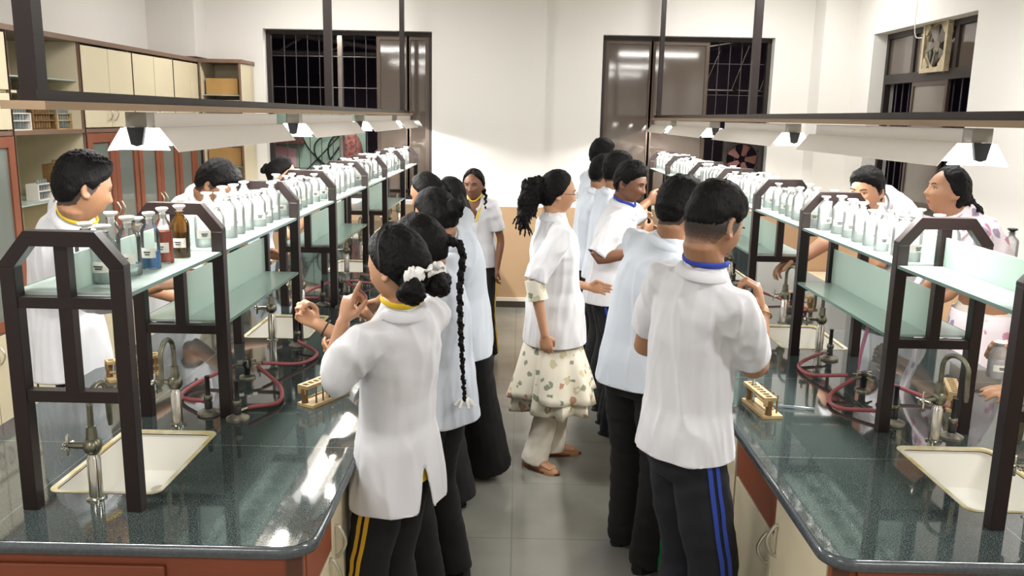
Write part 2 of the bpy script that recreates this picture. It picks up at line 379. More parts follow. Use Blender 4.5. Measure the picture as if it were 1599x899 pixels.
ph = np.linspace(0, PI, 12); o = build(G().prism([(-2.66+.26*math.cos(a), 1.56+.2*math.sin(a)) for a in ph], 9.4, 9.599), 'awning', M_arch); tag(o, 'rounded brown awning above the pink sheet outside', 'awning')
for x, c in ((-1.12, 'red patterned sack leaning outside beside the cable coil, left back window'),):
    o = build(G().ell((x-.74, 9.545, 1.45), (.12, .07, .24)), 'sack', mat('red_speckled_sack', 'B9837B', .8, color2='7E3F3B', vscale=25), sm=True); tag(o, c, 'sack')
def yard_fill(loc, label, wt):  # unseen fill lights added to light the things outside the back windows
    o = thing('yard_fill', loc, label, 'lamp')
    build(G().tube([(0, .07, -.4-loc[2]), (0, .07, .03)], .025, 8), 'pole', M_shed, o); build(G().bb((-.3, -.05, 0), (.3, .10, .05)), 'fill_housing', M_refl, o); build(G().bb((-.27, -.04, -.012), (.27, .04, 0)), 'fill_lens', M_tube, o)
    ld = bpy.data.lights.new('yard_fill_light', 'AREA'); ld.shape = 'RECTANGLE'; ld.size = .5; ld.size_y = .08; ld.energy = wt; ld.color = (1, .9, .78)
    l = bpy.data.objects.new('yard_fill_light', ld); COL.objects.link(l); l.parent = o; l.location = (0, 0, -.03)
yard_fill((-1.9, 9.1, 2.9), 'unseen fill light added outside above the left back window', W_YARD)
yard_fill((2.3, 12.9, 3.5), 'unseen fill light added outside beyond the right back window', W_YARD*1.5)
yard_fill((-.9, 12.9, 2.5), 'unseen fill light added outside beyond the left back window', W_YARD*1.5)

# ---------------------------------------------------------------- ceiling tube lights
def tube_light(x, y, label):
    zt = ZC-.07 if y > 7 else 2.83
    o = thing('ceiling_tube_light', (x, y, zt), label, 'ceiling light', 'ceiling tube lights')
    if zt < ZC-.1:
        for s_ in (-.5, .5): build(G().tube([(s_, 0, .07), (s_, 0, ZC-zt)], .006, 6), 'hanging_rod', M_refl, o)
    build(G().bb((-.62, -.03, .02), (.62, .03, .07)), 'batten', M_refl, o)
    build(G().tube([(-.59, 0, 0), (.59, 0, 0)], .014, 10), 'tube', M_tube, o, sm=True)
    for s_ in (-1, 1): build(G().bb((s_*.6-.012, -.016, -.02), (s_*.6+.012, .016, .02)), 'end_cap', M_white, o)
    ld = bpy.data.lights.new('tube_glow', 'AREA'); ld.shape = 'RECTANGLE'; ld.size = 1.15; ld.size_y = .09; ld.energy = W_CEIL; ld.color = (1, .985, .965)
    l = bpy.data.objects.new('tube_glow', ld); COL.objects.link(l); l.parent = o; l.location = (0, 0, -.03)
    return o
rows = {-1.2: 'behind the camera', 1.6: 'above the near bench end', 4.6: 'above the middle of the bench', 7.3: 'near the back windows'}
for x, y in CEIL_TUBES: tube_light(x, y, 'white ceiling tube light on the %s side, %s' % ('left' if x < 0 else 'right', rows[y]))
# ---------------------------------------------------------------- benches
BL = dict(side='left', x0=-1.70, x1=-.49, cx=-1.125, s=1)      # s: direction of the aisle
BR = dict(side='right', x0=.77, x1=2.05, cx=1.40, s=-1)
BY0, BY1, ZT = 1.89, 8.36, .867
FY = [2.07, 2.775, 3.735, 4.51, 5.475, 6.29, 7.28, 8.2]
SINKS = [(2.165, 2.63), (3.83, 4.29), (5.55, 6.02), (7.42, 7.9)]
ORD = ['first', 'second', 'third', 'fourth', 'fifth', 'sixth', 'seventh', 'eighth']
def worktop(B):
    x0, x1 = B['x0'], B['x1']; bm = bmesh.new(); r = .07
    def loop(pts):
        vs = [bm.verts.new((p[0], p[1], ZT)) for p in pts]; return [bm.edges.new((vs[i], vs[(i+1) % len(vs)])) for i in range(len(vs))]
    out = []
    for (cx, cy, a0) in ((x0+r, BY0+r, PI), (x1-r, BY0+r, 1.5*PI)):
        for k in range(9): a = a0+k*PI/16; out.append((cx+r*math.cos(a), cy+r*math.sin(a)))
    out += [(x1, BY1), (x0, BY1)]; E_ = loop(out)
    for (a, b) in SINKS:
        sx0, sx1, rr = B['cx']-.148, B['cx']+.148, .03; P = []
        for (cx, cy, a0) in ((sx0+rr, a+rr, PI), (sx1-rr, a+rr, 1.5*PI), (sx1-rr, b-rr, 0), (sx0+rr, b-rr, .5*PI)):
            for k in range(5): t = a0+k*PI/8; P.append((cx+rr*math.cos(t), cy+rr*math.sin(t)))
        E_ += loop(P)
    bmesh.ops.triangle_fill(bm, edges=E_, use_beauty=True)
    res = bmesh.ops.extrude_face_region(bm, geom=bm.faces[:]); bmesh.ops.translate(bm, verts=[v for v in res['geom'] if isinstance(v, bmesh.types.BMVert)], vec=(0, 0, -.032))
    bmesh.ops.recalc_face_normals(bm, faces=bm.faces)
    me = bpy.data.meshes.new('slab'); bm.to_mesh(me); bm.free(); me.materials.append(M_granite)
    t = thing('worktop', (0, 0, ZT-.032), 'long polished dark granite worktop of the %s bench' % B['side'], 'worktop')
    o = bpy.data.objects.new('slab', me); COL.objects.link(o); o.parent = t; o.location = (0, 0, -(ZT-.032))
    path = [(x0-.002, BY1)]+[(x0+r+(r+.002)*math.cos(PI+k*PI/16), BY0+r+(r+.002)*math.sin(PI+k*PI/16)) for k in range(9)]+[(x1-r+(r+.002)*math.cos(1.5*PI+k*PI/16), BY0+r+(r+.002)*math.sin(1.5*PI+k*PI/16)) for k in range(9)]+[(x1+.002, BY1)]
    g = G().tube([(p[0], p[1], ZT-.017) for p in path], (.0165, .009), 10, ref=(0, 0, 1)); build(g, 'rounded_edge', M_nosing, t, (0, 0, ZT-.032), sm=True)
worktop(BL); worktop(BR)

def basin(B, k, a, b):
    sx0, sx1 = B['cx']-.15, B['cx']+.15; o = thing('sink', (B['cx'], (a+b)/2, ZT-.17), 'white ceramic sink in the %s worktop, %s from the near end' % (B['side'], ORD[k]), 'sink', 'bench sinks')
    base = tuple(o.location); n = 6; R = []
    def rr(x0, x1, y0, y1, r, z):
        P = []
        for (cx, cy, a0) in ((x0+r, y0+r, PI), (x1-r, y0+r, 1.5*PI), (x1-r, y1-r, 0), (x0+r, y1-r, .5*PI)):
            for q in range(n): t = a0+q*PI/2/(n-1); P.append((cx+r*math.cos(t), cy+r*math.sin(t), z))
        return np.array(P)
    R = [rr(sx0-.012, sx1+.012, a-.012, b+.012, .035, ZT-.17), rr(sx0-.012, sx1+.012, a-.012, b+.012, .035, ZT-.036), rr(sx0, sx1, a, b, .03, ZT-.036),
         rr(sx0+.004, sx1-.004, a+.004, b-.004, .03, ZT-.012), rr(sx0+.012, sx1-.012, a+.012, b-.012, .035, ZT-.06), rr(sx0+.02, sx1-.02, a+.02, b-.02, .045, ZT-.13), rr(sx0+.05, sx1-.05, a+.05, b-.05, .045, ZT-.15)]
    build(G().rings(R), 'basin', M_ceramic, o, base, sm=True)
    build(G().lathe([(.0, ZT-.149), (.022, ZT-.149), (.024, ZT-.146), (.016, ZT-.146)], (B['cx'], b-.12, 0), 16), 'drain', M_chrome, o, base)
    g = G(); R2 = [rr(sx0-.006, sx1+.006, a-.006, b+.006, .033, ZT+.0015), rr(sx0+.008, sx1-.008, a+.006, b-.012, .03, ZT+.001), rr(sx0+.008, sx1-.008, a+.006, b-.012, .03, ZT-.006), rr(sx0-.006, sx1+.006, a-.006, b+.006, .033, ZT-.003)]
    V = np.concatenate(R2); m = len(R2[0]); F = [(i*m+j, i*m+(j+1) % m, ((i+1) % 4)*m+(j+1) % m, ((i+1) % 4)*m+j) for i in range(4) for j in range(m)]
    build(G().add(V, F), 'sealant_rim', M_stain, o, base, label='yellowed stained sealant rim')
for B in (BL, BR):
    for k, (a, b) in enumerate(SINKS): basin(B, k, a, b)

# cabinet units below the worktops
def handle_geo(P, s=1):
    """vertical bow handle; P = centre on the face, s = +-1 outward x"""
    return G().tube(smoothcurve([(P[0]-.004*s, P[1], P[2]-.048), (P[0]+.012*s, P[1], P[2]-.045), (P[0]+.032*s, P[1], P[2]), (P[0]+.012*s, P[1], P[2]+.045), (P[0]-.004*s, P[1], P[2]+.048)], 5), .0055, 8)
def cabinet(B, aisle, k, y0, y1, ys, drawer):
    s = B['s'] if aisle else -B['s']; xf = (B['x1']-.03 if s > 0 else B['x0']+.03); xb = xf-s*.56
    where = ('aisle side, %s bench' if aisle else 'wall side, %s bench') % B['side']
    o = thing('base_cabinet', ((xf+xb)/2, (y0+y1)/2, 0), 'cream-doored base cabinet, %s from the near end, %s' % (ORD[k], where), 'cabinet', 'cabinets under the benches'); base = tuple(o.location)
    g = G().bb((xf-s*.02, y0+.002, .1), (xb, y1-.002, .69)).bb((xf-s*.02, y0+.002, .69), (xf-s*.06, y1-.002, .832)); build(g, 'body', M_dkbrown, o, base)
    build(G().bb((xf-s*.05, y0+.002, 0), (xb, y1-.002, .1)), 'plinth', M_brown, o, base)
    for i, (a, b) in enumerate(((y0+.012, ys-.004), (ys+.004, y1-.012))):
        top = .655 if drawer == i else .815
        d = build(G().bb((xf-s*.02, a, .11), (xf, b, top)), 'door', M_cream, o, base, bevel=.002)
        if drawer == i: build(G().bb((xf-s*.02, a, .665), (xf, b, .818)), 'drawer_front', M_brown, o, base, bevel=.002)
        hy = (b-.035) if i == 0 else (a+.035); build(handle_geo((xf, hy, .665 if drawer != i else .60), s), 'handle', M_handle, d, base, sm=True)
    return o
def bench_cabs(B, ys0, dr):
    y = [1.965]; 
    while y[-1] < 8.2: y.append(y[-1]+.9)
    y[-1] = 8.34
    for k in range(len(y)-1):
        ys = ys0 if k == 0 else (y[k]+y[k+1])/2
        cabinet(B, True, k, y[k], y[k+1], ys, dr if k == 0 else 1)
        cabinet(B, False, k, y[k], y[k+1], (y[k]+y[k+1])/2, 1)
bench_cabs(BL, 2.26, 0); bench_cabs(BR, 2.40, 1)
def end_panel(B):
    x0, x1 = B['x0']+.03, B['x1']-.03
    o = thing('end_panel', ((x0+x1)/2, 1.95, 0), 'brick-brown laminate end panel of the %s bench' % B['side'], 'panel'); base = tuple(o.location)
    build(G().bb((x0, 1.94, 0), (x1, 1.963, .832)), 'board', M_brown, o, base)
    if B['side'] == 'left': build(G().bb((x0+.05, 1.928, .12), (-.865, 1.94, .785)), 'raised_panel', M_brown, o, base, bevel=.004)
    else: build(G().bb((.86, 1.928, .12), (x1-.05, 1.94, .835)), 'raised_panel', M_brown, o, base, bevel=.004)
    for x in (x0, x1-.04): build(G().bb((x, 1.93, 0), (x+.04, 1.94, .832)), 'corner_strip', M_dkbrown, o, base)
end_panel(BL); end_panel(BR)

# steel frames carrying the glass shelves
ZS, ZL, ZTOP = 1.425, 1.18, 1.585
def frame(B, k):
    cx = B['cx']; w = .155; y = FY[k]; t = .019
    o = thing('shelf_frame', (cx, y, ZT), 'dark steel shelf frame with cut-off corners, %s from the near end, %s bench' % (ORD[k], B['side']), 'shelf frame', 'frames of the bottle shelves'); b = tuple(o.location)
    for s in (-1, 1): build(G().bb((cx+s*w-s*2*t, y-t, ZT), (cx+s*w, y+t, 1.512)), 'post', M_frame, o, b, bevel=.002)
    path = [(-w+t, 1.512), (-w+t, 1.518), (-.085, ZTOP), (.085, ZTOP), (w-t, 1.518), (w-t, 1.512)]
    out = [(-w, 1.512), (-w, 1.522), (-.088, ZTOP+t), (.088, ZTOP+t), (w, 1.522), (w, 1.512)]; inn = [(-w+2*t, 1.512), (-w+2*t, 1.514), (-.075, ZTOP-t), (.075, ZTOP-t), (w-2*t, 1.514), (w-2*t, 1.512)]
    R = [np.array([(cx+a[0], y-t, a[1]), (cx+a[0], y+t, a[1]), (cx+c[0], y+t, c[1]), (cx+c[0], y-t, c[1])]) for a, c in zip(out, inn)]
    build(G().rings(R), 'top_bar', M_frame, o, b, bevel=.002)
    build(G().bb((cx-w+2*t, y-.016, ZS-.016), (cx+w-2*t, y+.016, ZS+.012)), 'upper_crossbar', M_frame, o, b)
    build(G().bb((cx-w+2*t, y-.016, ZL-.016), (cx+w-2*t, y+.016, ZL+.014)), 'lower_crossbar', M_frame, o, b)
    zz = [(ZL+.014, ZS-.016), (ZS+.012, ZTOP-t)]
    for a, c in zz: build(G().bb((cx-.017, y-.015, a), (cx+.017, y+.015, c)), 'centre_post', M_frame, o, b)
def pane(g, name, m, loc, label, cat, group):
    o = thing(name, loc, label, cat, group); build(g, 'pane', m, o, loc); return o
for B in (BL, BR):
    cx = B['cx']
    for k in range(8): frame(B, k)
    for k in range(7):
        y0, y1 = FY[k]+.0195, FY[k+1]-.0195; bay = 'between %s and %s frames, %s bench' % (ORD[k], ORD[k+1], B['side'])
        def shelf(z, wd, nm, lab):
            o = thing('glass_shelf', (cx, (y0+y1)/2, z), lab, 'shelf', nm)
            build(G().bb((cx-wd, y0, z-.004), (cx+wd, y1, z+.004)), 'pane', M_shelfglass, o, tuple(o.location))
            for s in (-1, 1): build(G().bb((cx+s*wd, y0, z-.005), (cx+s*(wd+.0015), y1, z+.005)), 'polished_edge', M_glassedge, o, tuple(o.location))
            for yy in (y0+.003, y1-.003):
                for s in (-1, 1): build(G().tube([(cx+s*(wd-.03), yy-.008, z-.011), (cx+s*(wd-.03), yy+.008, z-.011)], .006, 8), 'peg', M_oldmetal, o, tuple(o.location))
        def divider(z0, z1, lab):
            o = thing('glass_divider', (cx, (y0+y1)/2, z0), lab, 'glass divider', 'upright glass dividers')
            build(G().bb((cx-.003, y0, z0), (cx+.003, y1, z1)), 'pane', M_divglass, o, tuple(o.location))
        shelf(ZS+.016, .15, 'upper glass shelves', 'frosted glass top shelf, %s' % bay)
        divider(ZS+.021, ZS+.115, 'upright glass strip on the top shelf, %s' % bay)
        if k % 2 == 1:
            shelf(ZL+.02, .15, 'lower glass shelves', 'frosted glass lower shelf, %s' % bay)
            divider(ZL+.025, ZL+.175, 'upright glass strip on the lower shelf, %s' % bay)

# ---------------------------------------------------------------- lamp rails above the benches
def rail(cx, y0, y1, side, hang, offs):
    o = thing('lamp_rail', (cx, (y0+y1)/2, 1.895), 'dark steel and oak rail carrying the lamps above the %s bench' % side, 'rail'); b = tuple(o.location)
    build(G().bb((cx-.05, y0, 1.896), (cx+.05, y1, 1.915)), 'oak_plank', M_railwood, o, b)
    build(G().bb((cx-.022, y0+.02, 1.915), (cx+.022, y1, 1.940)), 'steel_tube', M_frame, o, b)
    for y in hang: build(G().bb((cx-.021, y-.021, 1.940), (cx+.021, y+.021, ZC)), 'hanger', M_frame, o, b)
    for k, y in enumerate(offs): bench_lamp(cx+(.005 if side == 'left' else 0), y, side, k)
def bench_lamp(cx, y0, side, k, L=1.33):
    if k == 3: L = .95
    o = thing('bench_lamp', (cx, y0+L/2, 1.79), 'white trough lamp under the %s rail, %s from the near end' % (side, ORD[k]), 'lamp', 'trough lamps over the benches'); b = tuple(o.location)
    build(G().bb((cx-.03, y0+.05, 1.85), (cx+.03, y0+L-.02, 1.892)), 'channel', M_refl, o, b)
    prof = [(-.105, 1.782), (-.052, 1.850), (.052, 1.850), (.105, 1.782), (.103, 1.781), (.051, 1.848), (-.051, 1.848), (-.103, 1.781)]
    build(G().prism([(cx+x, z) for x, z in prof], y0+.03, y0+L), 'reflector', M_refl, o, b)
    build(G().prism([(cx-.088, 1.787), (cx-.048, 1.848), (cx+.048, 1.848), (cx+.088, 1.787)], y0, y0+.01), 'end_diffuser', M_tubeend, o, b, label='glowing end plate')
    build(G().prism([(cx-.016, 1.802), (cx-.026, 1.851), (cx+.026, 1.851), (cx+.016, 1.802), (cx, 1.797)], y0-.012, y0-.0005), 'socket', M_black, o, b)
    build(G().bb((cx-.03, y0-.005, 1.852), (cx+.03, y0+.049, 1.893)), 'bracket', M_jamb, o, b)
    build(G().tube([(cx, y0+.03, 1.822), (cx, y0+L-.02, 1.822)], .013, 10), 'tube', M_tube, o, b, sm=True)
    ld = bpy.data.lights.new('lamp_glow', 'AREA'); ld.shape = 'RECTANGLE'; ld.size = .05; ld.size_y = L-.1; ld.energy = W_RAIL; ld.color = (1, .985, .95)
    l = bpy.data.objects.new('lamp_glow', ld); COL.objects.link(l); l.parent = o; l.location = (0, 0, .017)
rail(-1.095, 1.90, 8.42, 'left', (1.95, 4.97, 8.05), (2.45, 4.15, 5.85, 7.42))
rail(1.333, .9, 8.46, 'right', (1.3, 5.0, 8.35), (2.50, 4.2, 5.9, 7.45))

# ---------------------------------------------------------------- taps
def make_tap(label):
    o = thing('gooseneck_tap', (0, 0, 0), label, 'tap', 'gooseneck taps at the sinks')
    build(G().lathe([(.0, 0), (.026, 0), (.026, .004), (.018, .007), (.0175, .115), (.014, .12), (.013, .13), (0, .13)]), 'pillar', M_chrome, o, sm=True)
    build(G().ell((0, 0, .15), (.024, .024, .027)).tube([(0, 0, .17), (0, 0, .205)], [.016, .013], 8), 'valve_body', M_oldmetal, o, sm=True)
    h = build(G().tube([(-.015, 0, .15), (-.068, 0, .15)], [.010, .008], 8), 'valve_stem', M_oldmetal, o, sm=True)
    build(G().tube([(-.066, -.026, .15), (-.066, .026, .15)], .005, 8, roundend=True).tube([(-.066, 0, .124), (-.066, 0, .176)], .005, 8, roundend=True).ell((-.071, 0, .15), .010), 'cross_handle', M_chrome, h, sm=True)
    P = [(0, 0, .19), (0, 0, .26)]+[(0, .05-.05*math.cos(a), .262+.045*math.sin(a)) for a in np.linspace(.1, PI*.97, 10)]+[(0, .102, .215), (0, .104, .19)]
    build(G().tube(smoothcurve(P, 3), .008, 10), 'gooseneck', M_oldmetal, o, sm=True)
    build(G().tube([(0, .104, .195), (0, .105, .170)], [.0085, .0055], 8), 'nozzle', M_oldmetal, o, sm=True)
    return o
tap0 = make_tap('x'); first = True
for B in (BL, BR):
    for k, (a, b) in enumerate(SINKS):
        for e, (y, rz) in enumerate(((a-.035, 0), (b+.055, PI))):
            t = tap0 if first else copy_tree(tap0); first = False
            t.location = (B['cx']+.0, y, ZT); t.rotation_euler = (0, 0, rz+(.35 if B is BR and e else 0)+(PI*.0)); t['label'] = 'gooseneck tap at the %s edge of the %s sink, %s bench' % (('near', 'far')[e], ORD[k], B['side'])
            if e: # handle stays on the wall side for the far taps of the left bench
                for c in t.children:
                    if c.name.startswith('valve_stem'): c.rotation_euler = (0, 0, PI)

# ---------------------------------------------------------------- burners, gas turrets, hoses
def make_burner():
    o = thing('bunsen_burner', (0, 0, 0), 'x', 'burner', 'burners on the benches')
    build(G().lathe([(0, 0), (.038, 0), (.039, .008), (.030, .013), (.012, .02), (.0, .022)], n=24), 'base', M_burnbase, o, sm=True)
    build(G().lathe([(0, .018), (.013, .018), (.013, .045), (.009, .05), (.0075, .13), (.009, .132), (.009, .138), (.0, .138)], n=16), 'barrel', M_black, o, sm=True)
    build(G().tube([(.01, 0, .03), (.04, 0, .032)], [.006, .005], 8), 'gas_inlet', M_oldmetal, o, sm=True)
    build(G().lathe([(.0135, .05), (.015, .052), (.015, .068), (.0135, .07)], n=16), 'air_collar', M_oldmetal, o, sm=True)
    return o
def make_turret():
    o = thing('gas_turret', (0, 0, 0), 'x', 'gas tap', 'gas turrets on the benches')
    build(G().lathe([(0, 0), (.032, 0), (.03, .008), (.012, .014), (.0, .014)], n=20), 'base', M_oldmetal, o, sm=True)
    build(G().lathe([(0, .01), (.012, .012), (.013, .04), (.018, .05), (.018, .065), (.008, .07), (0, .07)], n=16), 'column', M_black, o, sm=True)
    for k in range(4):
        a = k*PI/2+.4; d = np.array([math.cos(a), math.sin(a), 0])
        n_ = build(G().tube([d*.012+(0, 0, .057), d*.03+(0, 0, .057), d*.055+(0, 0, .052)], [.006, .006, .004], 8), 'nozzle', M_oldmetal, o, sm=True)
        build(G().box(d*.026+(0, 0, .068), (.02, .006, .012), [[math.cos(a), -math.sin(a), 0], [math.sin(a), math.cos(a), 0], [0, 0, 1]]), 'cock_lever', M_chrome, n_)
    return o
b0 = make_burner(); t0_ = make_turret(); fb = ft = True
PLACE = {'left': [[(-1.062, 2.80, 'wall-side near'), (-.945, 2.75, 'aisle-side near'), (-.985, 3.70, 'aisle-side far')]],
         'right': [[(1.335, 2.845, 'aisle-side near'), (1.475, 2.72, 'wall-side near'), (1.40, 3.66, 'far')]]}
TUR = {'left': (-1.06, 3.22), 'right': (1.375, 3.22)}
hose_n = 0
def hose(P, label):
    P = [(p[0], p[1], ZT+p[2]) for p in P]
    o = build(G().tube(smoothcurve(P, 8), .0075, 10), 'rubber_hose', M_rubber, None, P[0], sm=True); tag(o, label, 'hose', 'red rubber gas hoses')
for B in (BL, BR):
    sd = B['side']
    for bay in range(3):
        dy = [0, 1.74, 3.55][bay]
        T = (TUR[sd][0], TUR[sd][1]+dy)
        t = t0_ if ft else copy_tree(t0_); ft = False
        t.location = (T[0], T[1], ZT); t['label'] = 'four-way gas turret between %s and %s sinks, %s bench' % (ORD[bay], ORD[bay+1], sd)
        for (x, y, w_) in PLACE[sd][0]:
            o = b0 if fb else copy_tree(b0); fb = False
            o.location = (x, y+dy, ZT); o['label'] = 'black burner, %s of the gas turret, between %s and %s sinks, %s bench' % (w_, ORD[bay], ORD[bay+1], sd)
            ang = {'near': .9, 'far': -1.1}['near' if 'near' in w_ else 'far']
            if x < T[0]-.0 and 'near' in w_: ang = PI-.9
            if w_ == 'far': ang = PI+.4
            o.rotation_euler = (0, 0, ang); ca, sa = math.cos(ang), math.sin(ang); I = (x+.04*ca, y+dy+.04*sa, .032)
            dx = x-T[0]; bow = .10 if x >= T[0]-.02 and w_ != 'wall-side near' else -.10
            if sd == 'left' and w_ == 'wall-side near': bow = -.12
            if sd == 'right' and w_ == 'wall-side near': bow = .14
            if sd == 'right' and w_ != 'wall-side near': bow = -.13
            if w_ == 'aisle-side far': bow = .12
            N_ = (T[0]+(.05 if bow > 0 else -.05), T[1]+(-.02 if 'near' in w_ else .03), .052)
            m1 = ((I[0]*.7+N_[0]*.3)+bow, I[1]*.7+N_[1]*.3, .012); m2 = ((I[0]*.3+N_[0]*.7)+bow*.9, I[1]*.3+N_[1]*.7, .016)
            hose([I, (I[0]+ca*.02, I[1]+sa*.02, .030), m1, m2, N_], 'red hose from the %s burner, between %s and %s sinks, %s bench' % (w_, ORD[bay], ORD[bay+1], sd))

# ---------------------------------------------------------------- reagent bottles
def make_bottle(r, h, liq, liqmat, glass=M_bottle, label='x', fill=.5, capm=None, lab=True):
    o = thing('reagent_bottle', (0, 0, 0), label, 'bottle')
    hb = h*.62
    build(G().lathe([(0, 0), (r*.96, 0), (r, .004), (r, hb), (r*.93, hb+.012), (r*.45, hb+.032), (r*.38, hb+.04), (r*.38, h*.86), (r*.5, h*.87), (r*.5, h*.885), (0, h*.885)], n=20), 'glass', glass, o, sm=True)
    if liqmat: build(G().lathe([(0, .004), (r*.9, .004), (r*.93, .008), (r*.93, hb*fill), (0, hb*fill)], n=20), 'liquid', liqmat, o, sm=True)
    build(G().lathe([(0, h*.80), (r*.30, h*.80), (r*.34, h*.885), (r*.3, h*.91), (r*.42, h*.93), (r*.66, h*.965), (r*.68, h*.985), (r*.6, h), (0, h)], n=20), 'stopper', capm or M_white, o, sm=True)
    if lab:
        ph = np.linspace(-.9, .9, 7)-PI/2; V = [(math.cos(a)*r*1.012, math.sin(a)*r*1.012, z) for z in (hb*.33, hb*.62) for a in ph]
        V += [(math.cos(a)*r*1.004, math.sin(a)*r*1.004, z) for z in (hb*.33, hb*.62) for a in ph]
        F = [(i, i+1, i+8, i+7) for i in range(6)]+[(i+14, i+21, i+22, i+15) for i in range(6)]+[(i, i+14, i+15, i+1) for i in range(6)]+[(i+7, i+8, i+22, i+21) for i in range(6)]+[(0, 7, 21, 14), (6, 20, 27, 13)]
        l = build(G().add(V, F), 'paper_label', M_paper, o)
        build(G().box((0, -r*1.02, hb*.50), (r*.7, .002, .003)).box((0, -r*1.02, hb*.43), (r*.5, .002, .003)), 'label_print', M_dgrey, l)
    return o
ZB = ZS+.0205
def big(x, y, r, h, lm, lab, glass=M_clearglass, fill=.5, cap=None):
    o = make_bottle(r, h, True, lm, glass, lab, fill, cap); o.location = (x, y, ZB); return o
big(-1.100, 2.22, .034, .155, M_liquid, 'broad clear reagent bottle nearest to the first frame of the left bench', fill=.35)
big(-1.085, 2.335, .032, .165, M_liquid, 'clear reagent bottle with three-line label just before the blue bottle', fill=.3)
big(-1.185, 2.30, .030, .150, M_liquid, 'clear bottle behind the glass strip, nearest one on the left bench', fill=.3)
big(-1.175, 2.43, .029, .165, None, 'empty clear bottle behind the glass strip beside the blue bottle')
big(-1.070, 2.44, .0265, .165, M_blueliq, 'bottle half full of bright blue liquid on the left bench', fill=.5)
big(-1.070, 2.535, .0265, .168, M_redliq, 'bottle full of orange-red liquid on the left bench', fill=.93)
big(-1.060, 2.64, .0275, .165, M_darkliq, 'amber bottle of dark brown liquid on the left bench', M_amber, .8)
big(-1.175, 2.60, .026, .130, mat('yellow_orange_liquid', 'D69A2E', .2), 'small bottle of yellow-orange liquid behind the red one', fill=.9)
protos = [make_bottle(.030, .150, True, M_liquid, label='x', fill=.45), make_bottle(.026, .135, True, M_liquid, label='x', fill=.7)]
used = [False, False]
for B in (BL, BR):
    for k in range(7):
        if B is BL and k == 0: continue
        if B is BR and k == 0: continue
        y0, y1 = FY[k]+.08, FY[k+1]-.07; n = int((y1-y0)/.105)+1
        for row in (0, 1):
            for j in range(n):
                if B is BR and k == 1 and (row == 0 and j in (n-2,)): continue
                i = 0 if rng.rand() < .6 else 1
                p = protos[i] if not used[i] else copy_tree(protos[i]); used[i] = True
                y = y0+(y1-y0)*j/(n-1)+rng.uniform(-.012, .012); x = B['cx']+(.062 if row == 0 else -.062)+rng.uniform(-.012, .012)
                p.location = (x, y, ZB); p.rotation_euler = (0, 0, rng.uniform(-.5, .5)); sc_ = 1+rng.uniform(-.06, .08); p.scale = (sc_, sc_, sc_)
                p['label'] = 'clear %s bottle, %s side of the top shelf, %s past the %s frame, %s bench' % (('large', 'small')[i], ('aisle' if (row == 0) == (B['s'] > 0) else 'wall'), ORD[j], ORD[k], B['side'])
                p['group'] = 'clear reagent bottles on the top shelves'

# ---------------------------------------------------------------- test-tube racks
def make_rack(label, loc, rz, tubes=(), m=M_rackwood):
    o = thing('test_tube_rack', loc, label, 'test-tube rack', rz=rz); L, W_ = .20, .075
    build(G().bb((-W_/2, -L/2, 0), (W_/2, L/2, .012)), 'base_board', m, o, bevel=.001)
    for y in (-L/2+.012, L/2-.012): build(G().lathe([(0, .012), (.013, .012), (.011, .03), (.014, .05), (.013, .066), (0, .066)], (-.012, y, 0), 12), 'upright', M_rackdark, o, sm=True)
    # drilled upper board (holes shown as dark wells between slats)
    g = G().bb((-.036, -L/2+.002, .066), (-.024, L/2-.002, .078)).bb((.0, -L/2+.002, .066), (.012, L/2-.002, .078))
    for k in range(8): y = -L/2+.006+k*(L-.012)/7; g.bb((-.024, y-.004, .066), (0, y+.004, .078))
    build(g, 'holed_board', m, o)
    g = G().bb((-.036, -L/2+.002, .046), (-.0, -L/2+.006, .066)).bb((.0, -L/2+.01, .03), (.008, L/2-.01, .036)); build(g, 'slat', m, o)
    for k in range(5): y = -L/2+.03+k*.036; build(G().tube([(.026, y, .012), (.026, y, .075)], .0035, 6, roundend=True), 'drying_peg', M_rackdark, o)
    for k, y in enumerate(tubes):
        t = thing('test_tube', (0, 0, 0), 'glass test tube %s in the %s' % (('nearer', 'farther')[k] if len(tubes) > 1 else 'standing', ' '.join(label.split()[:9])), 'test tube'); t.parent = None
        build(G().tube([(0, 0, .0), (0, 0, .125)], .0075, 12, roundend=True), 'glass', M_testglass, t, sm=True)
        ca, sa = math.cos(rz), math.sin(rz); t.location = (loc[0]-.012*ca-y*sa, loc[1]-.012*sa+y*ca, loc[2]+.02)
        t['group'] = 'test tubes in racks'
    return o
make_rack('pale wooden test-tube rack on the right worktop before the boy in front', (.905, 2.965, ZT), .12, (.055,))
make_rack('pale wooden test-tube rack at the elbow of the girl in front', (-.70, 2.975, ZT), -.5, (.03,))
make_rack('pale wooden rack by the reaching hand, right bench', (1.655, 3.06, ZT), -.35)
make_rack('weathered wooden rack on the wall side of the left bench', (-1.50, 3.20, ZT), -.9, (.03,))
make_rack('wooden rack in front of the boy at the far side of the right bench', (1.62, 4.75, ZT), .5, (.03, -.03))
make_rack('wooden rack on the wall side of the left bench beyond the second boy', (-1.42, 5.1, ZT), .3, (.02,))
o = build(G().tube([(0, -.075, 0), (0, .075, 0)], .006, 10, roundend=True), 'test_tube', M_testglass, sm=True); o.location = (1.02, 2.98, ZT+.0075); o.rotation_euler = (0, 0, 1.35); tag(o, 'glass test tube lying on the right worktop beside the rack', 'test tube')
o = build(G().tube([(0, -.06, 0), (0, .06, 0)], .006, 10, roundend=True), 'test_tube', M_testglass, sm=True); o.location = (-1.38, 2.93, ZT+.0075); o.rotation_euler = (0, 0, 1.5); tag(o, 'glass test tube lying on the wall side of the left worktop', 'test tube')

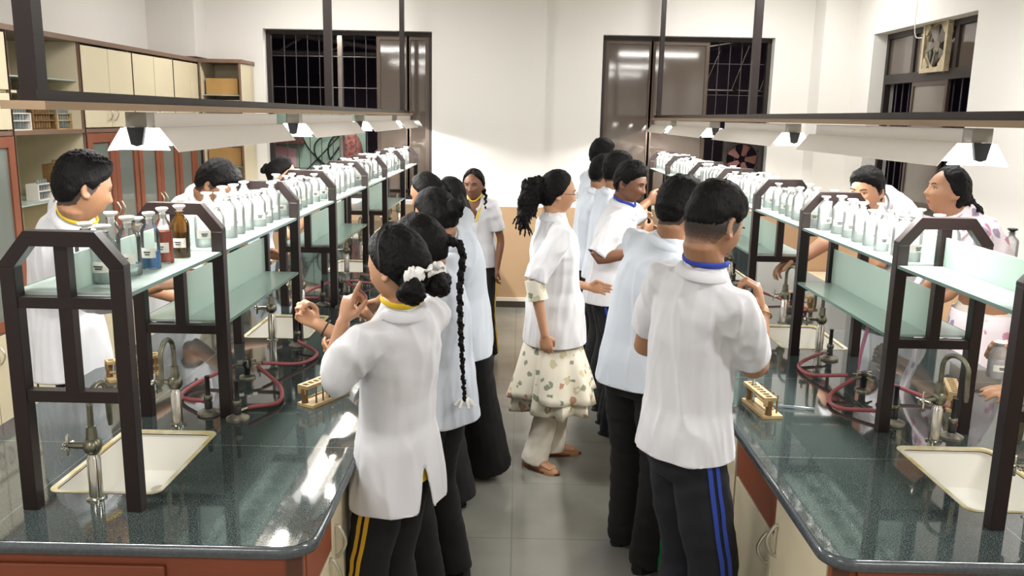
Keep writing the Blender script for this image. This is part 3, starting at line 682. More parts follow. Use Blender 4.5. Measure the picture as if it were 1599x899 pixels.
# ---------------------------------------------------------------- wall cabinets on the left
XC = -3.0
def cab_section(y0, y1, kind, label, k):
    o = thing('wall_cupboard', (XC-.2, (y0+y1)/2, 0), label, 'cupboard'); b = tuple(o.location); xb = XL+.01
    g = G().bb((xb, y0, 0), (xb+.015, y1, 2.34)).bb((xb, y0, 0), (XC-.02, y0+.018, 2.34)).bb((xb, y1-.018, 0), (XC-.02, y1, 2.34)).bb((xb, y0+.018, .05), (XC-.02, y1-.018, .07)).bb((xb, y0+.018, .58), (XC-.02, y1-.018, .6)).bb((xb, y0+.018, 1.74), (XC-.02, y1-.018, 1.76)).bb((xb, y0+.018, 1.985), (XC-.02, y1-.018, 2.0))
    build(g, 'body', M_creamd, o, b)
    build(G().bb((XC-.022, y0-.006, 0), (XC-.002, y0+.010, 2.34)).bb((XC-.022, y1-.010, 0), (XC-.002, y1+.006, 2.34)).bb((XC-.022, y0, 1.735), (XC-.004, y1, 1.762)), 'edge_strip', M_edgewood, o, b)
    ym = (y0+y1)/2
    halves = ((y0+.012, ym-.004), (ym+.004, y1-.012)) if y1-y0 > .6 else ((y0+.012, y1-.012),)
    for i, (p, q) in enumerate(halves):
        d = build(G().bb((XC-.02, p, .03), (XC, q, .59)), 'lower_door', M_cream, o, b, bevel=.002)
        build(handle_geo((XC, (q-.04) if i == 0 else (p+.04), .48), 1), 'handle', M_handle, d, b, sm=True)
        if kind != 'open':
            build(G().bb((XC-.02, p, 2.0), (XC, q, 2.325)), 'top_door', M_cream, o, b, bevel=.002)
            d = build(G().bb((XC-.02, p, 1.77), (XC, q, 1.98)), 'small_door', M_cream, o, b, bevel=.002)
            build(handle_geo((XC, (q-.04) if i == 0 else (p+.04), 1.87), 1), 'handle', M_handle, d, b, sm=True)
            g = G(); frame_rect(g, p, q, .605, 1.73, XC-.02, XC+.004, .065, 'x'); d = build(g, 'glass_door_frame', M_redwood, o, b, bevel=.002)
            build(G().bb((XC-.012, p+.06, .665), (XC-.008, q-.06, 1.675)), 'door_glass', M_cabglass, d, b)
            build(handle_geo((XC+.004, (q-.033) if i == 0 else (p+.033), 1.17), 1), 'handle', M_handle, d, b, sm=True)
    for z in ((.98, 1.34) if kind != 'open' else (1.30, 2.08)): build(G().bb((xb+.015, y0+.02, z), (XC-.03, y1-.02, z+.008)), 'glass_shelf_board', M_shelfglass, o, b)
    return o
secs = [(3.5, 4.29, 'doors'), (4.29, 5.09, 'doors'), (5.09, 5.94, 'open'), (5.94, 6.73, 'doors'), (6.73, 7.52, 'doors'), (7.52, 8.28, 'doors')]
names = ['outside the frame on the left', 'at the left edge, before the open niche', 'open shelves holding test-tube racks', 'just after the open niche', 'in the middle of the run past the niche', 'nearest to the corner']
for k, (a, b, kd) in enumerate(secs): cab_section(a, b, kd, 'cream wall cupboard with wooden edges, %s' % names[k], k)
o = build(G().bb((XL+.01, 3.5, 2.34), (XC+.012, 8.28, 2.372)), 'cupboard_cornice', M_edgewood, None, (-3.2, 6, 2.34)); tag(o, 'brown wooden board running along the top of the left cupboards', 'cornice')
# end unit on the back wall
def end_unit():
    o = thing('corner_shelf_unit', (-2.79, 8.3, 0), 'open corner shelf unit with cardboard boxes beside the left back window', 'shelf unit'); b = tuple(o.location)
    x0, x1, y0 = -2.985, -2.60, 8.08
    g = G().bb((x0, YB-.03, 0), (x1, YB-.015, 2.34)).bb((x0, y0, 0), (x0+.015, YB-.03, 2.34)).bb((x1-.015, y0, 0), (x1, YB-.03, 2.34))
    for z in (.05, .58, 1.74, 1.985): g.bb((x0+.015, y0, z), (x1-.015, YB-.03, z+.018))
    build(g, 'body', M_creamd, o, b)
    build(G().bb((x0-.008, y0-.012, 2.34), (x1+.012, YB-.01, 2.372)).bb((x1-.014, y0-.008, 0), (x1+.004, y0, 2.34)).bb((x0, y0-.008, 0), (x0+.012, y0, 2.34)), 'edge_strip', M_edgewood, o, b)
    for z in (2.05, 1.39, 1.0): build(G().bb((x0+.016, y0+.02, z-.008), (x1-.016, YB-.035, z)), 'glass_shelf_board', M_shelfglass, o, b)
    build(G().bb((x0+.012, y0-.004, .06), (x1-.014, y0+.012, .57)), 'lower_door', M_cream, o, b)
end_unit()
def cardbox(loc, d, label, rz=0):
    o = thing('cardboard_box', loc, label, 'box', rz=rz)
    build(G().bb((-d[0]/2, -d[1]/2, 0), (d[0]/2, d[1]/2, d[2])), 'carton', M_card, o, bevel=.003)
    build(G().bb((-d[0]/2-.001, -.025, d[2]-.04), (-d[0]/2+.0, .025, d[2])).bb((-d[0]/2-.001, -.025, d[2]), (d[0]/2+.001, .025, d[2]+.001)), 'packing_tape', mat('tape', 'C9A96E', .3), o)
cardbox((-2.80, 8.27, 2.051), (.30, .26, .15), 'brown cardboard box on the top shelf of the corner unit')
cardbox((-2.80, 8.27, 1.391), (.31, .26, .17), 'brown cardboard box on the middle glass shelf of the corner unit')
def wall_rack(x, y, z, L, label, tubes, m):
    o = thing('test_tube_rack', (x, y, z), label, 'test-tube rack')
    for zz in (0, .055, .10): build(G().bb((-.04, -L/2, zz), (.04, L/2, zz+.007)), 'board', m, o)
    for s_ in (-1, 1): build(G().bb((-.04, s_*L/2-.006, 0), (.04, s_*L/2+.006, .105)), 'end_piece', m, o)
    if tubes:
        for k in range(int(L/.03)-1): build(G().tube([(.02, -L/2+.03+k*.03, .01), (.02, -L/2+.03+k*.03, .135)], .009, 8), 'stored_tube', m if tubes == 2 else M_testglass, o, sm=True)
wall_rack(-3.12, 5.27, 1.76, .30, 'pale rack of tubes at the left end of the niche shelf', 1, M_refl)
wall_rack(-3.12, 5.58, 1.76, .26, 'wooden rack full of dark tubes in the middle of the niche shelf', 2, M_rackdark)
wall_rack(-3.12, 5.83, 1.76, .18, 'brown wooden rack at the right end of the niche shelf', 1, M_rackwood)
wall_rack(-3.14, 5.55, 1.308, .16, 'pale rack of tubes on the lower niche glass shelf', 1, M_refl)
wall_rack(-3.14, 5.74, 1.308, .16, 'brown rack on the lower niche glass shelf', 2, M_rackdark)
wall_rack(-3.14, 5.74, 1.425, .12, 'small brown rack on top of the other rack in the niche', 2, M_rackdark)
# small bottles inside the glazed cupboards
cb = None
for (y0, y1) in ((5.94, 6.73), (6.73, 7.52), (7.52, 8.28)):
    for z in (.988, 1.348):
        for j in range(5):
            if cb is None:
                cb = make_bottle(.03, .14, True, M_liquid, label='x', lab=False); p = cb
            else: p = copy_tree(cb)
            p.location = (-3.2+rng.uniform(-.06, .06), y0+.1+(y1-y0-.2)*j/4, z+.001); p['label'] = 'clear bottle, %s on the %s shelf of the %s cupboard past the niche' % (ORD[j], 'lower' if z < 1.2 else 'upper', ORD[int(y0 > 6.5)+int(y0 > 7.3)]); p['group'] = 'bottles behind the cupboard glass'

# ---------------------------------------------------------------- right wall: low cupboards and a stand with stoppered bottles
for k, (a, b) in enumerate(((5.3, 6.3), (6.3, 7.3), (7.3, 8.18))):
    o = thing('low_cupboard', (2.88, (a+b)/2, 0), 'low cream cupboard along the right wall, %s from the camera' % ORD[k], 'cupboard', 'low cupboards on the right wall'); bs = tuple(o.location)
    build(G().bb((2.70, a+.002, .0), (XR-.016, b-.002, .45)), 'body', M_creamd, o, bs)
    build(G().bb((2.67, a, .45), (XR-.016, b, .475)), 'top_board', M_cream, o, bs)
    for p, q in ((a+.01, (a+b)/2-.004), ((a+b)/2+.004, b-.01)):
        d = build(G().bb((2.68, p, .03), (2.70, q, .44)), 'door', M_cream, o, bs, bevel=.002); build(G().ell((2.67, (a+b)/2+(.04 if p > (a+b)/2 else -.04), .3), .014), 'knob', M_alud, d, bs, sm=True)
def side_stand():
    o = thing('side_stand', (2.75, 4.35, 0), 'black metal stand by the right wall behind the woman', 'stand'); b = tuple(o.location)
    for x in (2.66, 3.03):
        for y in (3.85, 4.75): build(G().tube([(x, y, 0), (x, y, 1.2)], .016, 8), 'leg', M_frame, o, b)
    for z in (.35, 1.13): build(G().bb((2.64, 3.83, z), (3.05, 4.77, z+.02)), 'shelf_board', M_frame, o, b)
    build(G().bb((2.90, 3.9, .37), (2.92, 4.7, 1.10)), 'back_cloth', mat('brown_curtain', '6B5F4C', .9, color2='4A4236', vscale=14, stretch=(1, 6, .3)), o, b)
side_stand()
pb = None
for j, (y, x) in enumerate(((4.66, 2.72), (4.58, 2.84), (4.42, 2.74), (4.25, 2.72), (4.05, 2.76))):
    if pb is None: pb = make_bottle(.04, .2, True, M_liquid, label='x', lab=False, capm=M_black); p = pb
    else: p = copy_tree(pb)
    p.location = (x, y, 1.151); p['label'] = 'black-stoppered bottle on the side stand by the right wall, %s from the back' % ORD[j]; p['group'] = 'black-stoppered bottles'
# ---------------------------------------------------------------- people
def hair_mat(name, c='0B0909'):
    return mat(name, c, .55, spec=.16, bump=.35, bscale=110, bstretch=(2, 2, .3))
M_hair = hair_mat('black_hair'); M_skinA = mat('light_brown_skin', 'B88A6B', .5, sss=.04); M_skinB = mat('brown_skin', '9C7154', .5, sss=.04)
M_skinC = mat('deep_brown_skin', '77503A', .48, sss=.04); M_stub = mat('cropped_hair_over_skin', '3E2F27', .7); FADES = [mat('fading_hair_%s' % n_, h_, .6) for n_, h_ in (('dense', '2C221D'), ('thick', '3D2F27'), ('thin', '543F33'), ('sparse', '6E5140'), ('faint', '83604A'))]; M_lip = mat('lips', '8A4A42', .45); M_eyew = mat('eye_white', 'A89A92', .35); M_iris = mat('dark_iris', '1A100C', .2)
M_coat = mat('white_cotton_coat', 'D2D2D6', .85, sheen=.1, bump=.25, bscale=9, bstretch=(1, 1, .5))
M_coat2 = mat('cool_white_coat', 'C9D0DA', .85, sheen=.1, bump=.25, bscale=9, bstretch=(1, 1, .5))
M_trk = mat('black_track_cloth', '0B0B0E', .85); M_navy = mat('navy_track_cloth', '0C0E18', .85)
M_yel = mat('yellow_cloth', 'DDBB2C', .8); M_blu = mat('royal_blue_cloth', '2B3FA0', .8); M_grn = mat('green_cloth', '1E7D5C', .8); M_ystripe = mat('yellow_stripe', 'D3A42C', .8)
M_bstripe = mat('blue_stripe', '24409A', .8); M_gstripe = mat('green_stripe', '1F8A54', .8); M_shoe = mat('black_shoe', '141214', .5); M_tanshoe = mat('tan_leather_shoe', '9A6F49', .5)
M_wcloth = mat('off_white_cloth', 'DAD3C6', .85, bump=.3, bscale=14); M_ribbon = mat('white_ribbon', 'F0EEEC', .6); M_specs = mat('thin_metal_spectacles', '6B5548', .3, metal=.8)
def floral(name, bg, cols, scale, thr=.36):
    m = mat(name, bg, .85); nt = m.node_tree; N = nt.nodes; L = nt.links; b = N['Principled BSDF']
    tc = N.new('ShaderNodeTexCoord'); prev = None
    for i, (c, s, t) in enumerate(cols):
        mp = N.new('ShaderNodeMapping'); mp.inputs['Location'].default_value = (i*3.1, i*1.7, i*2.3); L.new(tc.outputs['Object'], mp.inputs[0])
        nz = N.new('ShaderNodeTexNoise'); nz.inputs['Scale'].default_value = s*3; nz.inputs['Detail'].default_value = 3
        vo = N.new('ShaderNodeTexVoronoi'); vo.inputs['Scale'].default_value = s; L.new(mp.outputs[0], vo.inputs['Vector']); L.new(mp.outputs[0], nz.inputs['Vector'])
        ad = N.new('ShaderNodeMath'); ad.operation = 'MULTIPLY_ADD'; ad.inputs[1].default_value = .5; L.new(nz.outputs[0], ad.inputs[0]); L.new(vo.outputs['Distance'], ad.inputs[2])
        lt = N.new('ShaderNodeMath'); lt.operation = 'LESS_THAN'; lt.inputs[1].default_value = t+.25; L.new(ad.outputs[0], lt.inputs[0])
        mx = N.new('ShaderNodeMix'); mx.data_type = 'RGBA'; L.new(lt.outputs[0], mx.inputs['Factor']); mx.inputs['B'].default_value = lin(c)
        if prev is None: mx.inputs['A'].default_value = lin(bg)
        else: L.new(prev, mx.inputs['A'])
        prev = mx.outputs['Result']
    L.new(prev, b.inputs['Base Color']); return m
M_floral = floral('cream_floral_print', 'DDD6C6', [('C0B896', 11, .26), ('858C7A', 15, .25), ('B58C74', 10, .18), ('DDD6C6', 24, .22)], 10)
M_saree = floral('pink_floral_print', 'E6DCE2', [('C98FA8', 11, .27), ('9B8FA6', 9, .22)], 10)
M_pinkb = mat('magenta_border', 'C2407A', .8)

def unit(v): v = np.asarray(v, float); return v/(np.linalg.norm(v)+1e-12)
def wob(P, sc_, seed):
    """cheap smooth pseudo-noise in [-1,1]"""
    r = np.random.RandomState(seed); o = np.zeros(len(P))
    for k in range(5):
        d = r.normal(size=3)*sc_*(1+.5*k); o += np.sin(P@d+r.uniform(0, 6.3)+1.3*np.sin(P@(r.normal(size=3)*sc_)+r.uniform(0, 6)))/(1+.4*k)
    return o/2.6
def remesh(g, name, m, parent, base, voxel, it=4, post=None, mats=None):
    me = g.data(base, name); o = bpy.data.objects.new(name, me); COL.objects.link(o)
    md = o.modifiers.new('r', 'REMESH'); md.mode = 'VOXEL'; md.voxel_size = voxel; md.adaptivity = 0
    if it: s_ = o.modifiers.new('s', 'SMOOTH'); s_.factor = .5; s_.iterations = it
    dg = bpy.context.evaluated_depsgraph_get(); ev = o.evaluated_get(dg); nm = bpy.data.meshes.new_from_object(ev)
    o.modifiers.clear(); o.data = nm; bpy.data.meshes.remove(me); nm.materials.clear(); nm.materials.append(m)
    for x in (mats or []): nm.materials.append(x)
    n = len(nm.vertices); V = np.empty(n*3); nm.vertices.foreach_get('co', V); V = V.reshape(-1, 3)
    NN = np.empty(n*3); nm.vertices.foreach_get('normal', NN); NN = NN.reshape(-1, 3)
    if post: V = post(V+np.asarray(base), NN)-np.asarray(base); nm.vertices.foreach_set('co', V.ravel()); nm.update()
    smooth(nm); o.parent = parent; o.name = name
    return o
def cut_faces(o, fn, hem_z=None):
    me = o.data; b = bmesh.new(); b.from_mesh(me); base = Vector(o.parent.location)
    if hem_z is not None:
        bmesh.ops.bisect_plane(b, geom=b.verts[:]+b.edges[:]+b.faces[:], plane_co=Vector((0, 0, hem_z)), plane_no=Vector((0, 0, 1)), clear_inner=True)
    d = [f for f in b.faces if fn(f.calc_center_median()+base, f.normal)]
    bmesh.ops.delete(b, geom=d, context='FACES')
    be = [e for e in b.edges if len(e.link_faces) == 1]; nb = {}
    for e in be:
        for v in e.verts: nb.setdefault(v, []).append(e.other_vert(v))
    for _ in range(10):
        new = {v: v.co*.4+(sum((w.co for w in n), Vector())/len(n))*.6 for v, n in nb.items() if len(n) == 2}
        for v, co in new.items(): v.co = co
    b.to_mesh(me); b.free()
    s = o.modifiers.new('cloth', 'SOLIDIFY'); s.thickness = .004; s.offset = -1

# --- head in local axes: x right, y forward, z up; unit = metres for a .224 m head
def head_base(D):
    x, y, z = D[:, 0]*.0745, D[:, 1]*.094, D[:, 2]*.113
    t = np.clip(-D[:, 2], 0, 1); f = np.clip(D[:, 1], 0, 1)
    x = x*(1-.34*t**1.6); y = np.where(y > 0, y*(1-.10*t), y*(1-.42*t**1.2))
    y = np.where(D[:, 1] > 0, np.minimum(y, .0865+0*y), y)
    y = y-.004*np.clip(D[:, 2], 0, 1)**2
    return np.stack([x, y, z], 1)
def head_geo():
    nu, nv = 96, 72; V = []; F = []
    for i in range(nv+1):
        t = PI*i/nv
        for j in range(nu): p = 2*PI*j/nu; V.append((math.sin(t)*math.sin(p), math.sin(t)*math.cos(p), math.cos(t)))
    for i in range(nv):
        for j in range(nu): k = (j+1) % nu; F.append((i*nu+j, (i+1)*nu+j, (i+1)*nu+k, i*nu+k))
    return np.array(V), F
HD, HF = head_geo()
def head_face(gender):
    P = head_base(HD); x, y, z = P.T; fr = (HD[:, 1] > .2)
    e = lambda a, b: np.exp(-(a/b)**2)
    nose = .024*np.exp(-(x/.0115)**2)*np.clip((.022-z)/.048, 0, 1)*np.where(z < -.026, np.clip((z+.040)/.014, 0, 1), 1)
    nose += .007*np.exp(-((np.abs(x)-.0125)/.006)**2)*e(z+.027, .008)
    sock = -.010*np.exp(-((np.abs(x)-.031)/.016)**2)*e(z-.006, .012)
    brow = .004*np.exp(-((np.abs(x)-.028)/.022)**2)*e(z-.026, .008)
    lips = .0065*e(x, .023)*(e(z+.0535, .0055)+e(z+.0655, .006))-.003*e(x, .022)*e(z+.0595, .0022)
    chin = .006*e(x, .02)*e(z+.092, .013)
    cheek = .004*np.exp(-((np.abs(x)-.042)/.016)**2)*e(z+.02, .018)
    y = y+np.where(fr, nose+sock+brow+lips+chin+cheek, 0)
    return np.stack([x, y, z], 1)
def hair_shell(style, seed):
    D = HD; B = head_base(D); az = np.arctan2(np.abs(D[:, 0]), D[:, 1]); zz = D[:, 2]
    if style in ('boy', 'fade'): ks, vs = [0, .5, .85, 1.25, 1.45, 1.75, 2.2, PI], [.50, .48, .36, .18, -.10, -.02, -.54, -.66]; top, side = .026, .010
    else: ks, vs = [0, .45, .8, 1.2, 1.5, 1.8, 2.2, PI], [.76, .68, .52, .28, -.08, -.30, -.68, -.74]; top, side = .016, .014
    if style == 'fade': side = .004; vs = [.50, .48, .36, .20, .06, .14, -.22, -.30]
    zt = np.interp(az, ks, vs); zt = zt+.05*wob(B, 160, seed+1)*.6; m = np.clip((zz-zt)/.26, 0, 1)**.8; m = m*m*(3-2*m)
    tt = np.clip((zz-.05)/.7, 0, 1); th = side+(top-side)*tt
    if style in ('boy', 'fade'): th = th+.006*np.clip(D[:, 1], 0, 1)*tt
    n = wob(B*1.0, 70, seed)*.003+wob(B, 260, seed+3)*.002
    off = m*(th+n)-(1-m)*.010
    L = np.linalg.norm(B, axis=1)[:, None]; return B*(1+off[:, None]/L)

def person(name, label, base, head, th, hy=None, hp=0, hr=0, girl=False, skin=M_skinA, coat=M_coat, hair='boy', arms=None, hem=.50, flare=1.0, sleeve=.20,
           collar=M_yel, trouser=M_trk, stripe=None, voxel=.006, twist=0, feet=None, hs=1.0, glasses=False, extra=None, shoulders=1.0, girth=1.0, seed=1, legw=1.0, ready_coat=True,
           slit=None, shoe=M_shoe, face=True, sleeve_r=1.0, cuff=None, coat_name='white_coat', vneck=None):
    """base=(x,y) under the pelvis; head=world centre of the head; th=facing (deg, 0=+Y, 90=-X)"""
    hy = th if hy is None else hy
    T0 = thing(name, (base[0], base[1], 0), label, 'person'); Bs = (base[0], base[1], 0)
    a = math.radians(th); Fw = np.array([-math.sin(a), math.cos(a), 0]); a2 = math.radians(th+twist); Fs = np.array([-math.sin(a2), math.cos(a2), 0]); Z = np.array([0, 0, 1.])
    head = np.array(head, float)
    def spine(H, af, as_):
        n = 40; s = np.linspace(0, .34*H, n); P = [np.array([base[0], base[1], .53*H])]; FR = []
        for i in range(n):
            k = min(1, s[i]/(.26*H)); k = k*k*(3-2*k); f = unit(Fw*(1-k)+Fs*k); sd = np.cross(f, Z)
            t = unit(f*math.sin(af*k)+sd*math.sin(as_*k)+Z*math.cos(af*k)*math.cos(as_*k)); v = unit(f-t*(f@t)); u = np.cross(v, t); FR.append((t, u, v))
            if i: P.append(P[-1]+t*(s[1]-s[0]))
        return s, np.array(P), FR
    def hc(H, af, as_):
        s, P, FR = spine(H, af, as_); t, u, v = FR[-1]; return P[-1]+t*.015*H+Z*.025*H+v*.018
    p = np.array([head[2]/.91, 0., 0.])
    for _ in range(25):
        r = hc(*p)-head; J = np.zeros((3, 3))
        for k in range(3):
            q = p.copy(); q[k] += 1e-3; J[:, k] = (hc(*q)-hc(*p))/1e-3
        p = p-np.clip(np.linalg.lstsq(J, r, rcond=None)[0], -.2, .2)
    H, af, as_ = p; s, SP, FR = spine(H, af, as_); k_ = H/1.68
    def S(hf, off=(0, 0)):
        """point on the spine at upright height fraction hf"""
        d = (hf-.53)*H
        if d < 0: t, u, v = Z, np.cross(Fw, Z), Fw; return SP[0]+Z*d+u*off[0]+v*off[1], t, u, v
        i = min(len(s)-1, int(d/(s[1]-s[0]))); t, u, v = FR[i]; return SP[i]+t*(d-s[i])+u*off[0]+v*off[1], t, u, v
    ph = np.linspace(0, 2*PI, 28, endpoint=False)
    def sect(hf, rx, ry, off=(0, 0), e=2.3, mod=None):
        c, t, u, v = S(hf, off); c_, s_ = np.cos(ph), np.sin(ph); R = (np.abs(c_)**e+np.abs(s_)**e)**(-1/e)
        if mod is not None: R = R*mod
        return c+np.outer(R*c_*rx*k_, u)+np.outer(R*s_*ry*k_, v)
    g = G(); sh = shoulders; gi = girth
    g.rings([sect(.50, .06, .06), sect(.53, .135*gi, .09*gi), sect(.58, .125*gi, .088*gi), sect(.64, .105*gi, .078*gi), sect(.72, .120*gi*sh, .085*gi), sect(.78, .122*sh, .082*gi), sect(.81, .105*sh, .07), sect(.835, .055, .055), sect(.855, .048, .05)])
    hcen = head; ct, tt, ut, vt = S(.845)
    M = Matrix.Rotation(math.radians(hy), 3, 'Z') @ Matrix.Rotation(math.radians(hp), 3, 'X') @ Matrix.Rotation(math.radians(hr), 3, 'Y'); R = np.array(M); hk = hs*1.0
    loc2w = lambda P: (np.asarray(P)*hk) @ R.T + hcen
    neckr = .050 if girl else .054
    g.tube([ct-tt*.05, ct+tt*.01, loc2w([(0, -.022, -.065)])[0], loc2w([(0, -.01, -.02)])[0]], [(neckr+.012)*k_, neckr*k_, neckr*.95*k_, .05*k_], 16)
    hf_ = head_face(girl); g.add(loc2w(hf_), HF)
    for sx in (-1, 1):   # ears: rim and lobe
        an = np.linspace(-.6, 3.9, 9); E = [(sx*(.074+.006*math.sin(q*.6)), -.008-.014*math.sin(q)-.004, .0+.028*math.cos(q)) for q in an]
        g.tube(loc2w(E), .0052*hk, 8, roundend=True); g.ell(loc2w([(sx*.0725, -.012, -.002)])[0], (.006*hk, .014*hk, .024*hk), R)
        g.ell(loc2w([(sx*.074, -.004, -.027)])[0], .0065*hk)
    # arms
    info = {}
    for side, sx in (('L', -1), ('R', 1)):
        c, t, u, v = S(.795); sj = c+u*sx*.137*k_*sh-t*.004
        spec = (arms or {}).get(side)
        ua, fa = .182*H, .150*H
        if spec is None: spec = dict(wrist=tuple(sj+Fw*.06+np.cross(Fw, Z)*sx*.06-Z*.485*k_))
        W_ = np.array(spec['wrist'], float)
        if 'elbow' in spec: E = np.array(spec['elbow'], float)
        else:
            d = W_-sj; L_ = np.linalg.norm(d); mx = (ua+fa)*.995
            if L_ > mx: W_ = sj+d/L_*mx; L_ = mx; d = W_-sj
            pole = np.array(spec.get('pole', tuple(-Z*1.0-Fs*.4+u*sx*.35)), float); dn = d/L_; pole = unit(pole-dn*(pole@dn))
            ca = (ua*ua+L_*L_-fa*fa)/(2*ua*L_); ca = max(-1, min(1, ca)); E = sj+dn*ua*ca+pole*ua*math.sqrt(1-ca*ca)
        x = lambda A, B, q: A*(1-q)+B*q
        f_ = .88 if girl else 1.0; f_ *= k_
        P = [sj, x(sj, E, .3), x(sj, E, .65), x(sj, E, .93), x(E, W_, .08), x(E, W_, .3), x(E, W_, .7), W_]
        g.tube(P, [.050*f_, .046*f_, .041*f_, .036*f_, .036*f_, .038*f_, .029*f_, .0245*f_], 14, roundend=True)
        fd = unit(spec.get('dir', W_-E)); pn = np.array(spec.get('palm', tuple(-u*sx*1.0)), float); pn = unit(pn-fd*(pn@fd))
        hand(g, W_, fd, pn, side, spec.get('curl', (28, 30, 34, 38)), spec.get('thumb', 20), (.90 if girl else .97)*k_)
        info[side] = (sj, E, W_, u, sx)
    # legs
    hipc, _, uh, vh = S(.515); knees = []
    feet = feet or {}
    for side, sx in (('L', -1), ('R', 1)):
        hj = hipc+uh*sx*.070*k_*gi; ft = np.array(feet.get(side, (base[0]+uh[0]*sx*.095+Fw[0]*.0, base[1]+uh[1]*sx*.095+Fw[1]*.0)), float)
        fz = feet.get(side+'z', 0); ank = np.array([ft[0], ft[1], .075*k_+fz]); d = ank-hj; L_ = np.linalg.norm(d); th_, sh_ = .246*H, .233*H
        if L_ > (th_+sh_)*.999: L_ = (th_+sh_)*.999
        dn = unit(d); pole = unit(Fw-dn*(Fw@dn)); ca = max(-1, min(1, (th_**2+L_**2-sh_**2)/(2*th_*L_))); kn = hj+dn*th_*ca+pole*th_*math.sqrt(max(0, 1-ca*ca))
        g.tube([hj, hj*.5+kn*.5, kn, kn*.55+ank*.45, ank], [.078*k_, .068*k_, .05*k_, .048*k_, .034*k_], 14, roundend=True)
        fdir = unit(np.array([*Fw[:2], 0])) if side+'d' not in feet else unit(np.array([*feet[side+'d'], 0.])); knees.append((hj, kn, ank, fdir, sx, fz))
        g.tube([ank+(-fdir*.03)-Z*.02, ank+fdir*.05-Z*.035, ank+fdir*.13-Z*.045], [(.03*k_, .03*k_), (.028*k_, .036*k_), (.014*k_, .034*k_)], 12, roundend=True, ref=(0, 0, 1))
    body = remesh(g, 'body', skin, T0, Bs, voxel, 3, mats=[M_lip]+(FADES if hair == 'fade' else [M_stub]*5))
    # lips coloured by where they are on the face
    me = body.data; n = len(me.polygons); C = np.empty(n*3); me.polygons.foreach_get('center', C); Lc = ((C.reshape(-1, 3)+np.array(Bs)-hcen) @ R)/hk
    lip = (np.abs(Lc[:, 0]) < .021) & (np.abs(Lc[:, 2]+.0595) < .0105-.011*(np.abs(Lc[:, 0])/.021)**2) & (Lc[:, 1] > .05)
    az_ = np.arctan2(np.abs(Lc[:, 0]), Lc[:, 1]); rr_ = np.linalg.norm(Lc/np.array([.0745, .094, .113]), axis=1); zn = Lc[:, 2]/.113
    stub = (not girl) & (rr_ < 1.06) & (rr_ > .5) & (zn > np.interp(az_, [0, 1.2, 1.45, 1.75, 2.1, PI], [.4, .2, -.15, -.02, -.52, -.64])) & (az_ > 1.1) & (Lc[:, 1] < .03)
    zj = zn+np.random.RandomState(3).uniform(-.025, .025, n)+.02*wob(Lc, 90, 4); lv = np.clip(((np.interp(az_, [0, 1.45, 1.75, 2.1, PI], [.2, .1, .16, -.14, -.20])-zj)/.085).astype(int), 0, 4)
    me.polygons.foreach_set('material_index', (lip*1+stub*(2+lv)).astype(np.int32))
    if face:
        for sx in (-1, 1):
            e = build(G().ell(loc2w([(sx*.030, .0690, .005)])[0], (.0125*hk, .0095*hk, .0062*hk), R), 'eye', M_eyew, T0, Bs, sm=True)
            build(G().ell(loc2w([(sx*.030, .0755, .005)])[0], (.0055*hk, .0040*hk, .0052*hk), R, 14, 8), 'iris', M_iris, e, Bs, sm=True)
            xl = np.linspace(.017, .044, 6); build(G().tube(loc2w([(sx*q, .0795-1.1*max(0, q-.026)**1.3, .0085+.0035*math.sin((q-.017)/.027*PI)) for q in xl]), .0014*hk, 5), 'eyelashes', M_hair, T0, Bs, sm=True)
            xs = np.linspace(.014, .048, 7); P = [(sx*q, .0885-.9*max(0, q-.02)**1.35, .024+.006*math.sin((q-.014)/.034*2.4)) for q in xs]
            build(G().tube(loc2w(P), [(.0022*hk, .003*hk)]*6+[.001*hk], 6, roundend=True), 'eyebrow', M_hair, T0, Bs, sm=True)
    # hair
    hg = G().add(loc2w(hair_shell('boy' if hair == 'boy' else 'fade' if hair == 'fade' else 'long', seed)), HF)
    rr = np.random.RandomState(seed)
    def braid(P, r0, r1, step=.022):
        P = smoothcurve([loc2w([p])[0] if len(p) == 3 else np.array(p[1:]) for p in P], 10); Ls = np.r_[0, np.cumsum(np.linalg.norm(np.diff(P, axis=0), axis=1))]; q = np.arange(0, Ls[-1], step)
        for i, l in enumerate(q):
            c = np.array([np.interp(l, Ls, P[:, k]) for k in range(3)]); r_ = r0+(r1-r0)*l/Ls[-1]; sd = (i % 2)*2-1
            c2 = c+np.array([math.cos(math.radians(hy)), math.sin(math.radians(hy)), 0])*sd*r_*.35; hg.ell(c2, (r_*.8, r_*.8, r_*1.05), None, 10, 8)
        return P[-1]
    def clump(c, r, n, rad, sd):
        for i in range(n):
            d = rr.normal(size=3); d /= np.linalg.norm(d); hg.ell(loc2w([np.array(c)+d*np.array(r)*.55])[0], np.array(r)*rad*hk, R, 12, 8)
    tip = None
    if hair == 'buns':
        for sx in (-1, 1):
            clump((sx*.056, -.078, -.070), (.046, .042, .040), 16, .6, sx)
    if hair == 'bun': clump((.0, -.105, .0), (.04, .035, .045), 10, .6, 0)
    if hair == 'ponytail':   # teacher: curly tail from the crown, falling down the back
        P = smoothcurve([loc2w([(0, -.085, .030)])[0], loc2w([(0, -.125, .010)])[0], loc2w([(0, -.150, -.06)])[0], loc2w([(0.0, -.165, -.15)])[0]], 8)
        ws = [.022+.036*math.sin(PI*min(1, i/len(P)*.8+.12)) for i in range(len(P))]; hg.tube(P, ws[:-1]+[.015], 14, roundend=True)
        for i, c in enumerate(P):
            for _ in range(5): hg.ell(c+np.clip(rr.normal(size=3), -1.3, 1.3)*ws[i]*.5, np.array([.4, .4, .7])*ws[i]*rr.uniform(.7, 1.0), None, 9, 7)
